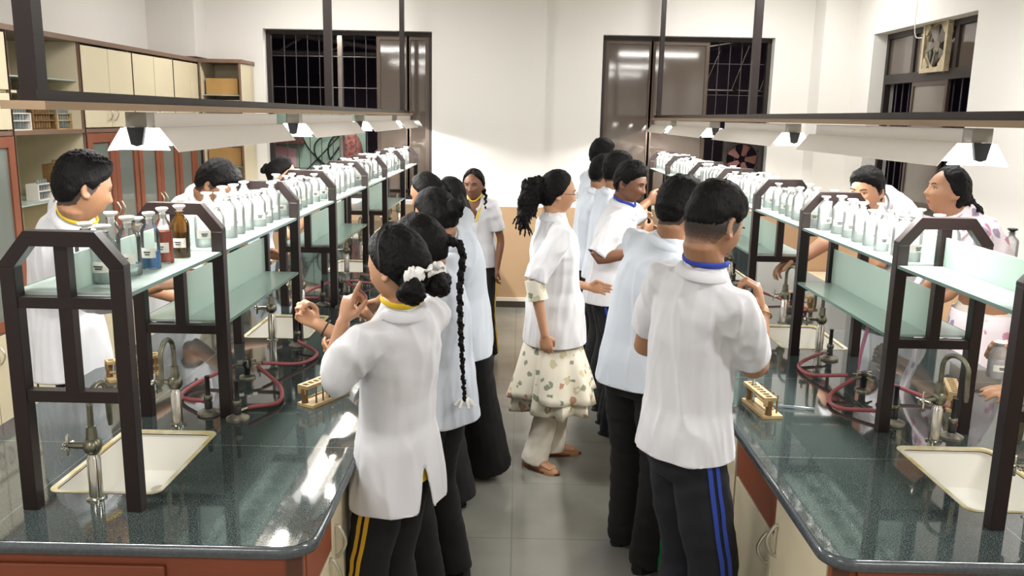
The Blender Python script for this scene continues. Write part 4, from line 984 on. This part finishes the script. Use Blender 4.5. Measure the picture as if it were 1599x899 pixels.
        for _ in range(70):
            c = P[rr.randint(6, len(P))]+np.clip(rr.normal(size=3), -1.5, 1.5)*.014; d = rr.normal(size=3)*.35; d[2] -= .8; d = unit(d); hg.tube(smoothcurve([c, c+d*.03+rr.normal(size=3)*.006, c+d*.06+np.array([0, 0, -.02])], 4), [.006]*8+[.0035], 5)
    if hair == 'lowpony':
        P = smoothcurve([loc2w([(0, -.09, -.03)])[0], loc2w([(0, -.14, -.07)])[0], loc2w([(0, -.150, -.15)])[0], loc2w([(0, -.13, -.24)])[0]], 8)
        for i, c in enumerate(P):
            w_ = .045-.015*abs(i/len(P)-.4)
            for _ in range(4): hg.ell(c+rr.normal(size=3)*w_*.3, np.array([.6, .6, .8])*w_, None, 9, 7)
    if hair == 'braid' and extra and 'braid' in extra: tip = braid(extra['braid'], .019, .011)
    if hair == 'plaits':
        for sx in (-1, 1): braid([(sx*.070, -.035, -.045), (sx*.085, -.03, -.10), (sx*.085, -.0, -.17)], .017, .012)
    if hair == 'longdown':
        for sx in np.linspace(-1, 1, 7):
            P = smoothcurve([loc2w([(sx*.055, -.07, -.02)])[0], loc2w([(sx*.075, -.085, -.12)])[0], loc2w([(sx*.06, -.075, -.22)])[0]], 5); hg.tube(P, [.026]*(len(P)-1)+[.01], 8, roundend=True)
    ho = remesh(hg, 'hair', M_hair, T0, Bs, max(.0045, voxel*.9), 1, post=lambda V, N: V+N*(wob(V, 220, seed)*np.where(np.linalg.norm(V-hcen, axis=1) > .135, .004, .0016))[:, None])
    if hair == 'buns':
        for sx in (-1, 1):
            an = np.linspace(0, 2*PI, 30); P = [(sx*.050+math.cos(q)*.034, -.098+math.sin(q*2)*.004, -.030+math.sin(q)*.010+.006*math.sin(q*5)) for q in an]
            build(G().tube(loc2w(P), (.004, .012), 8), 'hair_ribbon', M_ribbon, ho, Bs, sm=True)
        an = np.linspace(-1, 1, 40); P = [(q*.082, -.100-.012*(1-q*q)+.006*math.sin(q*14), -.020+.006*math.sin(q*11)) for q in an]
        build(G().tube(loc2w(P), (.012, .004), 8, ref=(0, 0, 1)), 'ribbon_band', M_ribbon, ho, Bs, sm=True)
        build(G().tube(loc2w([(-.078, -.020, .03), (-.081, -.035, .005)]), (.004, .0015), 6), 'hair_clip', M_chrome, ho, Bs)
        an = np.linspace(-.25, PI+.25, 20); build(G().tube(loc2w([(.0885*math.cos(q), -.01, .03+.104*math.sin(q)) for q in an]), (.0025, .005), 6), 'hair_band', M_black, ho, Bs, sm=True)
    if tip is not None:
        g2 = G()
        for q in range(6): a_ = q*PI/3; g2.tube([tip, tip+np.array([math.cos(a_)*.02, math.sin(a_)*.02, .012]), tip+np.array([math.cos(a_)*.034, math.sin(a_)*.034, -.01])], (.010, .003), 6)
        build(g2, 'hair_ribbon', M_ribbon, ho, Bs, sm=True)
    if glasses:
        gg = G(); an = np.linspace(0, 2*PI, 21)
        for sx in (-1, 1):
            gg.tube(loc2w([(sx*.032+.022*math.cos(q), .098-.08*max(0, abs(sx*.032+.022*math.cos(q))-.03), .004+.016*math.sin(q)) for q in an]), .0014, 5)
            gg.tube(loc2w([(sx*.054, .095, .008), (sx*.074, .06, .008), (sx*.078, -.008, .006)]), .0014, 5)
        gg.tube(loc2w([(-.010, .101, .006), (.010, .101, .006)]), .0014, 5); build(gg, 'spectacles', M_specs, T0, Bs, sm=True)
    # trousers
    if trouser is not None:
        g = G(); g.rings([sect(.565, .118*gi, .085*gi), sect(.53, .142*gi, .108*gi), sect(.49, .140*gi, .100*gi), sect(.465, .12*gi, .085*gi)])
        st = []
        for (hj, kn, ank, fdir, sx, fz) in knees:
            btm = ank+np.array([0, 0, -.045*k_]); P = [hj, hj*.5+kn*.5, kn, kn*.5+btm*.5, btm]; rad = np.array([.080, .082*legw**.3, .073*legw**.6, .070*legw, .070*legw*(1.12)])*k_
            P = smoothcurve(P, 5); rad = np.interp(np.linspace(0, 4, len(P)), range(5), rad)
            g.tube(P, list(rad), 18, ref=tuple(fdir)); st.append((P, rad, sx))
        sd_ = seed
        tr = remesh(g, 'trousers', trouser, T0, Bs, .009, 3, post=lambda V, N: V+N*(wob(V*np.array([1, 1, 1.8]), 16, sd_)*.0035)[:, None])
        if stripe:
            from mathutils.bvhtree import BVHTree
            bv = BVHTree.FromPolygons([tuple(v.co) for v in tr.data.vertices], [tuple(p.vertices) for p in tr.data.polygons])
            for (P, rad, sx) in st:
                for off in (-.16, .16):
                    R1 = []
                    for p in smoothcurve(P[::2], 4):
                        o_, i_ = [], []
                        for da in (-.085, 0, .085):
                            an = off+da; dv = uh*sx*math.cos(an)+vh*math.sin(an); org = Vector(p-np.array(Bs)+dv*.35); hit = bv.ray_cast(org, Vector(-dv))
                            if hit[0] is None: break
                            h_ = np.array(hit[0])+np.array(Bs); o_.append(h_+dv*.0032); i_.append(h_-dv*.003)
                        if len(o_) == 3: R1.append(np.array(o_+i_[::-1]))
                    if len(R1) > 4: build(G().rings(R1), 'side_stripe', stripe, tr, Bs, sm=True)
    for (hj, kn, ank, fdir, sx, fz) in knees:
        c = np.array([ank[0], ank[1], fz]); sdv = np.cross(fdir, Z); R1 = []
        L_ = [(-.075, .020, .045), (-.068, .030, .060), (-.03, .036, .075), (.03, .036, .068), (.08, .042, .048), (.13, .044, .036), (.165, .036, .026), (.182, .018, .014)]
        n = 16; pp = np.linspace(0, 2*PI, n, endpoint=False)
        for (l, w_, h_) in L_:
            zz = np.maximum(np.sin(pp), -.0)*h_*k_; R1.append(c+fdir*l*k_*.93+np.outer(np.cos(pp)*w_*k_, sdv)+np.outer(zz+.002+0*pp, Z))
        so = build(G().rings(R1), 'shoe', shoe, T0, Bs, sm=True)
        g2 = G().rings([c+np.outer(np.cos(pp)*.047*k_, sdv)+np.outer(np.sin(pp)*.132*k_, fdir)+fdir*.05*k_+Z*z for z in (0, .012)]); build(g2, 'sole', M_black if shoe is not M_tanshoe else M_dkbrown, so, Bs)
    # coat
    if coat is not None:
        g = G(); nf = 1+.035*np.sin(ph*5+seed)+.02*np.sin(ph*9+seed*2); hm = hem; fl = flare; gi2 = gi*1.02
        up = [sect(.60, .135*gi2, .108*gi2), sect(.66, .132*gi2, .105*gi2), sect(.72, .136*gi2*sh, .108*gi2), sect(.77, .139*sh, .100*gi2), sect(.80, .130*sh, .085), sect(.822, .098*sh, .070), sect(.840, .066, .062), sect(.856, .056, .056)]
        zz = np.linspace(hm, .56, 5); lo = [sect(z, (.150+.018*fl*(.56-z)/.1)*gi2, (.122+.018*fl*(.56-z)/.1)*gi2, mod=1+(nf-1)*min(1, (.60-z)/.12)) for z in zz]
        g.rings(lo+up)
        for side in 'LR':
            sj, E, W_, u, sx = info[side]; ins = sj-u*sx*.05*k_; l1 = np.linalg.norm(E-sj); l2 = np.linalg.norm(W_-E); sl = sleeve*k_
            def at(q): return sj+(E-sj)*min(1, q/l1)+((W_-E)*(q-l1)/l2 if q > l1 else 0)
            qs = np.linspace(.0, sl, 6); P = [ins]+[at(q) for q in qs]; r0 = .066*k_*sleeve_r; r1 = .064*k_*sleeve_r
            g.tube(P, [r0*1.02]+[r0+(r1-r0)*q/sl for q in qs], 18)
        sd_ = seed
        def folds(V, N):
            c0 = S(.66)[0]; d = V[:, 2]; low = np.clip((.62*H-d)/(.15*H), 0, 1)
            rdg = lambda X, s_, q: np.clip(1-np.abs(wob(X, s_, q))*2.6, 0, 1)**1.5
            Q1 = V@np.array([[1, 0, 0], [0, 1, 0], [.55, .3, .35]]).T; Q2 = V@np.array([[1, 0, 0], [0, 1, 0], [-.6, -.3, .35]]).T
            f1 = wob(V*np.array([1, 1, .3]), 24, sd_)*.0045*(.4+low); f2 = rdg(Q1*np.array([1, 1, .35]), 13, sd_+9)*.007+rdg(Q2*np.array([1, 1, .35]), 12, sd_+5)*.006-.003
            arm = np.zeros(len(V))
            for side in 'LR':
                sj = info[side][0]; q = np.linalg.norm(V-(sj-Z*.05), axis=1); arm += np.exp(-(q/.13)**2)*np.sin((V-sj)@unit(info[side][3]*.6+Z*.8)*75+2.5*wob(V, 10, 4))*.003
            return V+N*(f1+f2+arm-.002)[:, None]
        co = remesh(g, coat_name, coat, T0, Bs, .009 if voxel > .005 else .0075, 6, post=folds)
        hz = hm*H
        cuts = []
        for side in 'LR':
            sj, E, W_, u, sx = info[side]; sl = sleeve*k_; l1 = np.linalg.norm(E-sj); l2 = np.linalg.norm(W_-E); ax = unit(E-sj) if sl <= l1 else unit(W_-E)
            ep = sj+ax*sl if sl <= l1 else E+ax*(sl-l1); cuts.append((ep, ax))
        _, vneck_t, vneck_u, vneck_v = S(.80)
        def cf(c, n):
            for ep, ax in cuts:
                q = np.array(c)-ep
                if np.linalg.norm(q) < .082*k_*sleeve_r and abs(q@ax) < .016 and np.array(n)@ax > .7 and (np.linalg.norm((np.array(c)-np.array(SP[8]))[:2]) > .15*k_ or c.z > SP[20][2]): return True
            if vneck is not None:
                w2 = np.array(c)-S(.80)[0]; hz_ = w2@vneck_t; q_ = (.055*k_-hz_)/(.15*k_)
                if 0 <= 1-q_ <= 1.2 and w2@vneck_v > .02 and abs(w2@vneck_u) < .052*k_*max(0, 1-q_): return True
            if slit is not None:
                w_ = np.array(c)-np.array(SP[0]); ang = math.atan2(w_@vh, w_@uh); da = abs((ang-math.radians(slit[0])+PI) % (2*PI)-PI); hh_ = (c.z-hz)/slit[1]
                if 0 <= hh_ < 1 or hh_ < 0:
                    if da < slit[2]*(1-max(0, hh_)): return True
            return False
        cut_faces(co, cf, hz+.012)
        if vneck is not None:
            from mathutils.bvhtree import BVHTree
            bv = BVHTree.FromPolygons([tuple(v.co) for v in co.data.vertices], [tuple(p.vertices) for p in co.data.polygons])
            for sx in (-1, 1):
                R1 = []
                for q in np.linspace(0, 1, 9):
                    o_ = []
                    for dx in (0, vneck):
                        lat = sx*(.054*(1-q)+.004+dx)*k_; org = S(.80)[0]+vneck_t*(.050-.145*q)*k_+vneck_u*lat+vneck_v*.3; h_ = bv.ray_cast(Vector(org-np.array(Bs)), Vector(-vneck_v), .32)
                        o_.append(np.array(h_[0])+np.array(Bs) if h_[0] is not None else None)
                    if o_[1] is None: continue
                    if o_[0] is None: o_[0] = o_[1]-vneck_u*sx*vneck*k_
                    R1.append(np.array([o_[0]+vneck_v*.006, o_[1]+vneck_v*.004, o_[1]-vneck_v*.002, o_[0]-vneck_v*.002]))
                if len(R1) > 2: build(G().rings(R1), 'shirt_lapel', collar, T0, Bs, sm=True)
        if slit is not None and len(slit) > 3:
            g = G(); g.rings([sect(.49, .150*gi, .120*gi), sect(.53, .146*gi, .116*gi), sect(.60, .125*gi, .098*gi)]); build(g, 'shirt_tail', slit[3], T0, Bs, sm=True)
        if collar is not None:   # school shirt collar showing at the neck
            c, t, u, v = S(.852); R1 = []
            an = np.linspace(0, 2*PI, 26)
            P = [c+(u*math.cos(q)+v*math.sin(q))*(.062*k_)+t*.010+v*.002-Z*.030*max(0, math.sin(q))**3 for q in an]
            g = G().tube(P, (.009, .004), 8, ref=tuple(t)); build(g, 'shirt_collar', collar, T0, Bs, sm=True)
        c, t, u, v = S(.842); an = np.linspace(-.9-.3, PI+.9+.3, 24)
        P = [c+(u*math.cos(q)-v*math.sin(q))*(.070*k_)*(1+.10*max(0, -math.sin(q)))-Z*(.075*max(0, -math.sin(q))+.004) for q in an]
        build(G().tube(P, (.018, .006), 8, ref=tuple(t)), 'coat_collar', coat, co, Bs, sm=True)
    return T0, dict(S=S, H=H, info=info, k=k_, ph=ph, sect=sect, Bs=Bs, uh=uh, vh=vh, loc2w=loc2w, knees=knees)

def hand(g, W, d, n, side, curl, thumb, s):
    t = np.cross(d, n) if side == 'R' else np.cross(n, d); t = unit(t); s = s*.98
    P = [W-d*.012*s, W+d*.012*s, W+d*.04*s, W+d*.07*s, W+d*.088*s]
    g.tube(P, [(.0155*s, .024*s), (.016*s, .029*s), (.0155*s, .038*s), (.014*s, .040*s), (.010*s, .036*s)], 14, ref=tuple(n))
    base = [(.031, .080, .070, .0088), (.0105, .086, .078, .0090), (-.0105, .082, .072, .0085), (-.030, .072, .056, .0076)]
    for i, (o, b, L, r) in enumerate(base):
        p = W+d*b*s+t*o*s; spl = t*o*2.6; pts = [p-d*.022*s, p]; cum = 0; c = curl[i] if not np.isscalar(curl) else curl
        for q, fr in enumerate((.46, .30, .24)):
            cum += math.radians(c)*(.85, 1.15, .8)[q]; dr = unit((d+spl*.35)*math.cos(cum)+n*math.sin(cum)); pts.append(pts[-1]+dr*L*fr*s)
        g.tube(pts, [r*1.05*s, r*1.05*s, r*1.0*s, r*.92*s, r*.78*s], 10, roundend=True)
    p = W+d*.022*s+t*.022*s+n*.004; th = math.radians(thumb); d1 = unit(d*.62+t*.78+n*.30); d2 = unit(d*math.cos(th)*.95+t*(.35-math.sin(th))+n*(.25+math.sin(th)*.8)); d3 = unit(d2*.8+d*.3-t*math.sin(th)*.6+n*.2)
    g.tube([p, p+d1*.036*s, p+d1*.036*s+d2*.032*s, p+d1*.036*s+d2*.032*s+d3*.024*s], [.0145*s, .0118*s, .0102*s, .0080*s], 10, roundend=True)
# ---------------------------------------------------------------- the class
def bangle(T, info, side, m, r=.031, q=.93, nm='wristband'):
    sj, E, W_, u, sx = info['info'][side]; ax = unit(W_-E); c = E+(W_-E)*q; a = unit(np.cross(ax, (0, 0, 1) if abs(ax[2]) < .9 else (1, 0, 0))); b = np.cross(ax, a)
    an = np.linspace(0, 2*PI, 21); build(G().tube([c+(a*math.cos(t)+b*math.sin(t))*r for t in an], .0028, 6), nm, m, T, info['Bs'], sm=True)
# right-hand row, aisle side
T, I = person('person', 'boy nearest the camera on the right, white coat, faded haircut, holding a test tube', (.535, 2.50), (.562, 2.44, 1.60), -70, twist=22, hy=-52, hp=-22, skin=M_skinB, hair='fade', collar=M_blu,
    trouser=M_navy, stripe=M_bstripe, voxel=.0045, hem=.505, sleeve=.195, seed=3, girth=1.0, shoulders=.90, sleeve_r=.95,
    arms=dict(R=dict(elbow=(.728, 2.47, 1.155), wrist=(.768, 2.60, 1.318), dir=(-.22, .10, 1), palm=(-.9, .35, .1), curl=(55, 58, 62, 64), thumb=45),
              L=dict(wrist=(.60, 2.88, 1.27), dir=(.6, .1, .8), palm=(.6, -.7, .1), curl=(50, 55, 60, 62), thumb=45)))
bangle(T, I, 'R', M_gold, .032)
t = thing('test_tube', (.672, 2.60, 1.27), 'test tube of pale blue liquid held up by the boy in front', 'test tube'); t.rotation_euler = (.15, .38, 0)
build(G().tube([(0, 0, 0), (0, 0, .13)], .0085, 12, roundend=True), 'glass', M_testglass, t, sm=True); build(G().tube([(0, 0, .002), (0, 0, .075)], .0066, 10, roundend=True), 'liquid', mat('pale_blue_liquid', '7FC4DC', .2), t, sm=True)
T, I = person('person', 'boy in white coat with green-striped black trousers, behind the nearest boy on the right', (.50, 3.30), (.612, 3.22, 1.565), -50, hy=-55, hp=-15, skin=M_skinB, coat=M_coat2, collar=None,
    trouser=M_trk, stripe=M_gstripe, hem=.49, sleeve=.23, seed=5, girth=1.12, feet=dict(R=(.585, 3.36), L=(.52, 3.60)), arms=dict(R=dict(wrist=(.86, 3.28, 1.10)), L=dict(wrist=(.86, 3.60, 1.12))))
T, I = person('person', 'boy in white coat and blue collar turning towards the camera, right-hand row', (.545, 4.98), (.633, 4.85, 1.54), -100, hy=-122, hp=-14, skin=M_skinC, collar=M_blu, trouser=M_navy, stripe=M_bstripe, voxel=.005,
    hem=.475, sleeve=.21, seed=8, arms=dict(R=dict(elbow=(.435, 4.70, 1.13), wrist=(.665, 4.68, 1.17), palm=(0, .2, 1)), L=dict(wrist=(.82, 5.05, 1.12))), feet=dict(R=(.60, 4.93), L=(.60, 5.12)), shoe=M_shoe)
T, I = person('person', 'boy mostly hidden behind the blue-collared boy, reaching over the right bench', (.57, 5.48), (.625, 5.42, 1.57), -75, hp=-8, skin=M_skinB, collar=None, seed=11, coat=M_coat2,
    arms=dict(R=dict(elbow=(.69, 5.22, 1.30), wrist=(.80, 5.28, 1.395), dir=(.9, 0, .3)), L=dict(wrist=(.95, 5.6, 1.15))), voxel=.007)
T, I = person('person', 'boy in profile second from the back wall, right-hand row, collar turned up', (.50, 5.98), (.578, 5.9, 1.525), -70, hp=-12, skin=M_skinB, collar=None, seed=12, voxel=.007, coat=M_coat2, arms=dict(R=dict(wrist=(.88, 5.9, 1.12)), L=dict(wrist=(.88, 6.1, 1.12))))
T, I = person('person', 'tall boy with spectacles at the far end of the right-hand row', (.55, 6.55), (.625, 6.5, 1.622), -72, hp=-10, skin=M_skinA, collar=None, seed=13, voxel=.007, coat=M_coat2, glasses=True, arms=dict(R=dict(wrist=(.92, 6.5, 1.15)), L=dict(wrist=(.92, 6.7, 1.15))))
# teacher
T, I = person('person', 'woman in white coat over a floral tunic standing in the aisle, hair in a ponytail', (.205, 4.52), (.205, 4.48, 1.508), -74, hy=-78, hp=-6, girl=True, skin=M_skinA, hair='ponytail', collar=None, glasses=True, voxel=.005,
    trouser=M_wcloth, legw=.98, hem=.415, flare=.6, sleeve=.29, seed=21, girth=1.20, shoulders=.98, shoe=M_tanshoe, feet=dict(R=(.115, 4.42), L=(.215, 4.60), Rd=(.75, -.65), Ld=(.97, .15)),
    arms=dict(R=dict(elbow=(.088, 4.275, 1.09), wrist=(.150, 4.245, .80), dir=(.15, .05, -1), palm=(0, 1, 0), curl=(25, 32, 38, 42)), L=dict(wrist=(.40, 4.64, .98), dir=(1, 0, -.1), curl=(15, 20, 20, 25))))
def skirt(T, I, name, m, z0, z1, r0, r1, ry, seed, amp=.10, nfold=9, base=None):
    ph = np.linspace(0, 2*PI, 72, endpoint=False); R1 = []; c0 = np.array(base if base is not None else I['S'](.53)[0][:2]); u, v = I['uh'], I['vh']
    for i, z in enumerate(np.linspace(z0, z1, 12)):
        q = 1-i/11; am = amp*q; mod = 1+am*np.sin(ph*nfold+seed+.6*np.sin(ph*2))+am*.4*np.sin(ph*(nfold*2+1)+seed*2)
        rx = r1+(r0-r1)*q**.8; yy = rx*ry
        R1.append(np.array([*c0, z])+np.outer(np.cos(ph)*rx*mod, u)+np.outer(np.sin(ph)*yy*mod, v))
    for k, r in enumerate(R1): r[:, 2] += .012*np.sin(ph*nfold*.5+seed)*(1-k/11)
    o = build(G().rings(R1, cap=False), name, m, T, I['Bs'], sm=True); s = o.modifiers.new('cloth', 'SOLIDIFY'); s.thickness = .004; s.offset = -1; return o
skirt(T, I, 'floral_tunic', M_floral, .335, .80, .245, .135, .92, 2)
skirt(T, I, 'tunic_under_layer', M_floral, .41, .76, .262, .135, .92, 4, nfold=6)
for sd in 'R':
    sj, E, W_, u, sx = I['info'][sd]; k = I['k']; a_ = E+(W_-E)*.02; b_ = E+(W_-E)*.38
    build(G().tube([a_, (a_+b_)/2, b_], [.050, .050, .053], 16), 'floral_cuff', M_floral, T, I['Bs'], sm=True)
# left-hand row, aisle side
T, I = person('person', 'girl nearest the camera on the left, looped plaits with white ribbons, finger to her forehead', (-.365, 2.52), (-.345, 2.43, 1.462), 65, twist=-17, hy=58, hp=-16, girl=True, skin=M_skinA, hair='buns', collar=M_yel,
    trouser=M_trk, stripe=M_ystripe, voxel=.0045, hem=.43, sleeve=.19, seed=31, girth=1.0, shoulders=.98, slit=(-108, .17, .28, M_yel), sleeve_r=.98,
    arms=dict(L=dict(elbow=(-.545, 2.37, 1.13), wrist=(-.503, 2.40, 1.305), dir=(.22, .12, 1), palm=(.75, .6, -.1), curl=(6, 62, 68, 70), thumb=25),
              R=dict(elbow=(-.44, 2.72, 1.10), wrist=(-.655, 2.72, 1.215), dir=(-.75, .1, .45), palm=(.1, -.5, .9), curl=(62, 66, 68, 70), thumb=55)))
bangle(T, I, 'R', M_black, .030, .88)
T, I = person('person', 'girl with one long ribboned braid leaning over the left bench, second from the camera', (-.285, 3.20), (-.345, 3.0, 1.435), 60, hy=72, hp=-28, girl=True, skin=M_skinB, hair='braid', collar=None, coat=M_coat2,
    trouser=M_trk, voxel=.006, hem=.44, sleeve=.23, seed=33, slit=(-60, .02, .01, M_grn), arms=dict(L=dict(wrist=(-.62, 2.95, 1.02)), R=dict(wrist=(-.66, 3.3, 1.02))),
    extra=dict(braid=[(.02, -.085, .0), (.035, -.125, -.07), ('w', -.205, 3.0, 1.27), ('w', -.195, 3.02, 1.0), ('w', -.185, 3.04, .84)]))
T, I = person('person', 'girl in long white coat with one leg stretched back, third along the left bench', (-.265, 3.95), (-.35, 3.62, 1.475), 55, hy=62, hp=-25, girl=True, skin=M_skinB, hair='bun', collar=None, coat=M_coat2,
    trouser=M_trk, legw=1.5, hem=.43, sleeve=.23, seed=35, slit=(-35, .22, .25, M_grn), feet=dict(L=(-.30, 3.95), R=(-.13, 4.30), Rz=.03), arms=dict(L=dict(wrist=(-.62, 3.6, 1.02)), R=dict(wrist=(-.66, 3.95, 1.02))))
T, I = person('person', 'girl with hair combed back bending over the left bench, fourth from the camera', (-.42, 4.90), (-.51, 4.75, 1.465), 75, hp=-20, girl=True, skin=M_skinB, hair='bun', collar=None, coat=M_coat2, seed=36, voxel=.007, arms=dict(L=dict(wrist=(-.72, 4.7, 1.05)), R=dict(wrist=(-.76, 5.0, 1.05))))
T, I = person('person', 'girl with loose dark hair at the left bench, beside the girl facing the camera', (-.40, 5.75), (-.455, 5.7, 1.375), 85, hp=-10, girl=True, skin=M_skinB, hair='longdown', collar=None, coat=M_coat2, seed=37, voxel=.007, arms=dict(L=dict(wrist=(-.72, 5.6, 1.05)), R=dict(wrist=(-.76, 5.9, 1.05))))
T, I = person('person', 'girl with two plaits and yellow collar facing the camera at the end of the aisle', (-.30, 6.62), (-.342, 6.48, 1.385), 170, hy=165, hp=-6, girl=True, skin=M_skinC, hair='plaits', collar=M_yel, stripe=M_ystripe, seed=38, vneck=.018, voxel=.005, hem=.47, sleeve=.22,
    arms=dict(L=dict(wrist=(-.155, 6.52, .73), palm=(1, 0, 0)), R=dict(wrist=(-.47, 6.5, .75))))
# far side of the left bench
T, I = person('person', 'boy on the wall side of the left bench nearest the camera, stretching his arm out', (-1.865, 3.40), (-1.655, 3.22, 1.60), -58, hy=-46, hp=-14, skin=M_skinB, collar=M_yel, seed=41, voxel=.0055, hem=.44, sleeve=.26, girth=1.1, hs=1.08,
    arms=dict(R=dict(elbow=(-1.60, 3.12, 1.20), wrist=(-1.385, 3.20, 1.235), dir=(1, .15, .15), palm=(0, .3, -1), curl=(20, 25, 30, 30)), L=dict(wrist=(-1.50, 3.62, 1.10))))
T, I = person('person', 'boy bending over bottles on the wall side of the left bench, second from the camera', (-1.88, 4.50), (-1.565, 4.38, 1.525), -80, hy=-85, hp=-38, skin=M_skinB, collar=None, seed=42, hem=.44, girth=1.05, hs=1.06, arms=dict(R=dict(wrist=(-1.45, 4.18, 1.16)), L=dict(wrist=(-1.42, 4.7, 1.12))))
T, I = person('person', 'girl on the wall side of the left bench below the left back window', (-1.88, 6.02), (-1.66, 5.95, 1.475), -82, hp=-18, girl=True, skin=M_skinA, hair='bun', collar=None, seed=43, voxel=.007, coat=M_coat2, arms=dict(R=dict(wrist=(-1.42, 5.8, 1.25)), L=dict(wrist=(-1.42, 6.2, 1.12))))
# far side of the right bench
T, I = person('person', 'boy with a fringe behind the right bench, hand raised to his mouth', (2.19, 4.80), (1.835, 4.5, 1.548), 110, hy=128, hp=-8, skin=M_skinA, collar=None, seed=51, voxel=.005, coat=M_coat,
    arms=dict(L=dict(elbow=(1.86, 4.35, 1.18), wrist=(1.73, 4.36, 1.40), dir=(.1, .05, 1), palm=(.6, .8, 0), curl=(55, 60, 62, 64), thumb=40), R=dict(elbow=(1.74, 4.62, 1.30), wrist=(1.52, 4.55, 1.16), dir=(-1, 0, -.35))))
P = smoothcurve([(1.93, 4.62, 1.42), (1.87, 4.50, 1.36), (1.86, 4.46, 1.22), (1.875, 4.46, 1.05), (1.90, 4.46, .90)], 8)
build(G().tube(P, [(.008, .035)]*len(P), 12, ref=(1, 0, 0)), 'magenta_scarf', M_pinkb, T, I['Bs'], sm=True)
T, I = person('person', 'woman with a low ponytail and pink floral drape looking up behind the right bench', (2.34, 4.16), (2.055, 4.1, 1.585), 84, hy=88, hp=10, girl=True, skin=M_skinB, hair='lowpony', collar=None, seed=52, voxel=.005, coat=M_saree, coat_name='floral_blouse', sleeve=.15,
    hem=.60, girth=1.1, trouser=M_wcloth, arms=dict(L=dict(elbow=(2.07, 3.97, 1.12), wrist=(1.90, 4.05, 1.02)), R=dict(wrist=(1.92, 4.22, 1.0))))
skirt(T, I, 'floral_skirt', M_saree, .06, 1.0, .25, .17, .85, 3, amp=.08)
g = G(); P = smoothcurve([(2.16, 4.06, 1.40), (2.02, 4.0, 1.30), (1.92, 4.02, 1.12), (1.95, 4.0, .92), (1.93, 3.97, .60)], 8)
g.tube(P, [(.02, .11+.02*math.sin(i*.7)) for i in range(len(P))], 14, ref=(1, 0, 0)); build(g, 'draped_scarf', M_saree, T, I['Bs'], sm=True)
T, I = person('person', 'person at the right edge whose hands reach in with a bottle', (2.42, 3.02), (2.30, 2.95, 1.50), 84, skin=M_skinA, collar=None, seed=53, hem=.45, voxel=.005,
    arms=dict(L=dict(elbow=(2.02, 2.78, 1.02), wrist=(1.77, 2.82, 1.0), dir=(-1, .02, .02), palm=(0, .3, -1), curl=(12, 14, 18, 22), thumb=10), R=dict(elbow=(2.06, 3.15, 1.05), wrist=(1.80, 3.02, 1.08), dir=(-.9, -.2, .3), palm=(-.3, -.9, 0), curl=(50, 54, 58, 60), thumb=40)))
o = make_bottle(.033, .13, True, M_liquid, label='clear bottle with white stopper gripped by the hand at the right edge', fill=.6); o.location = (1.725, 2.935, 1.02); o['group'] = 'reagent bottles in hand'
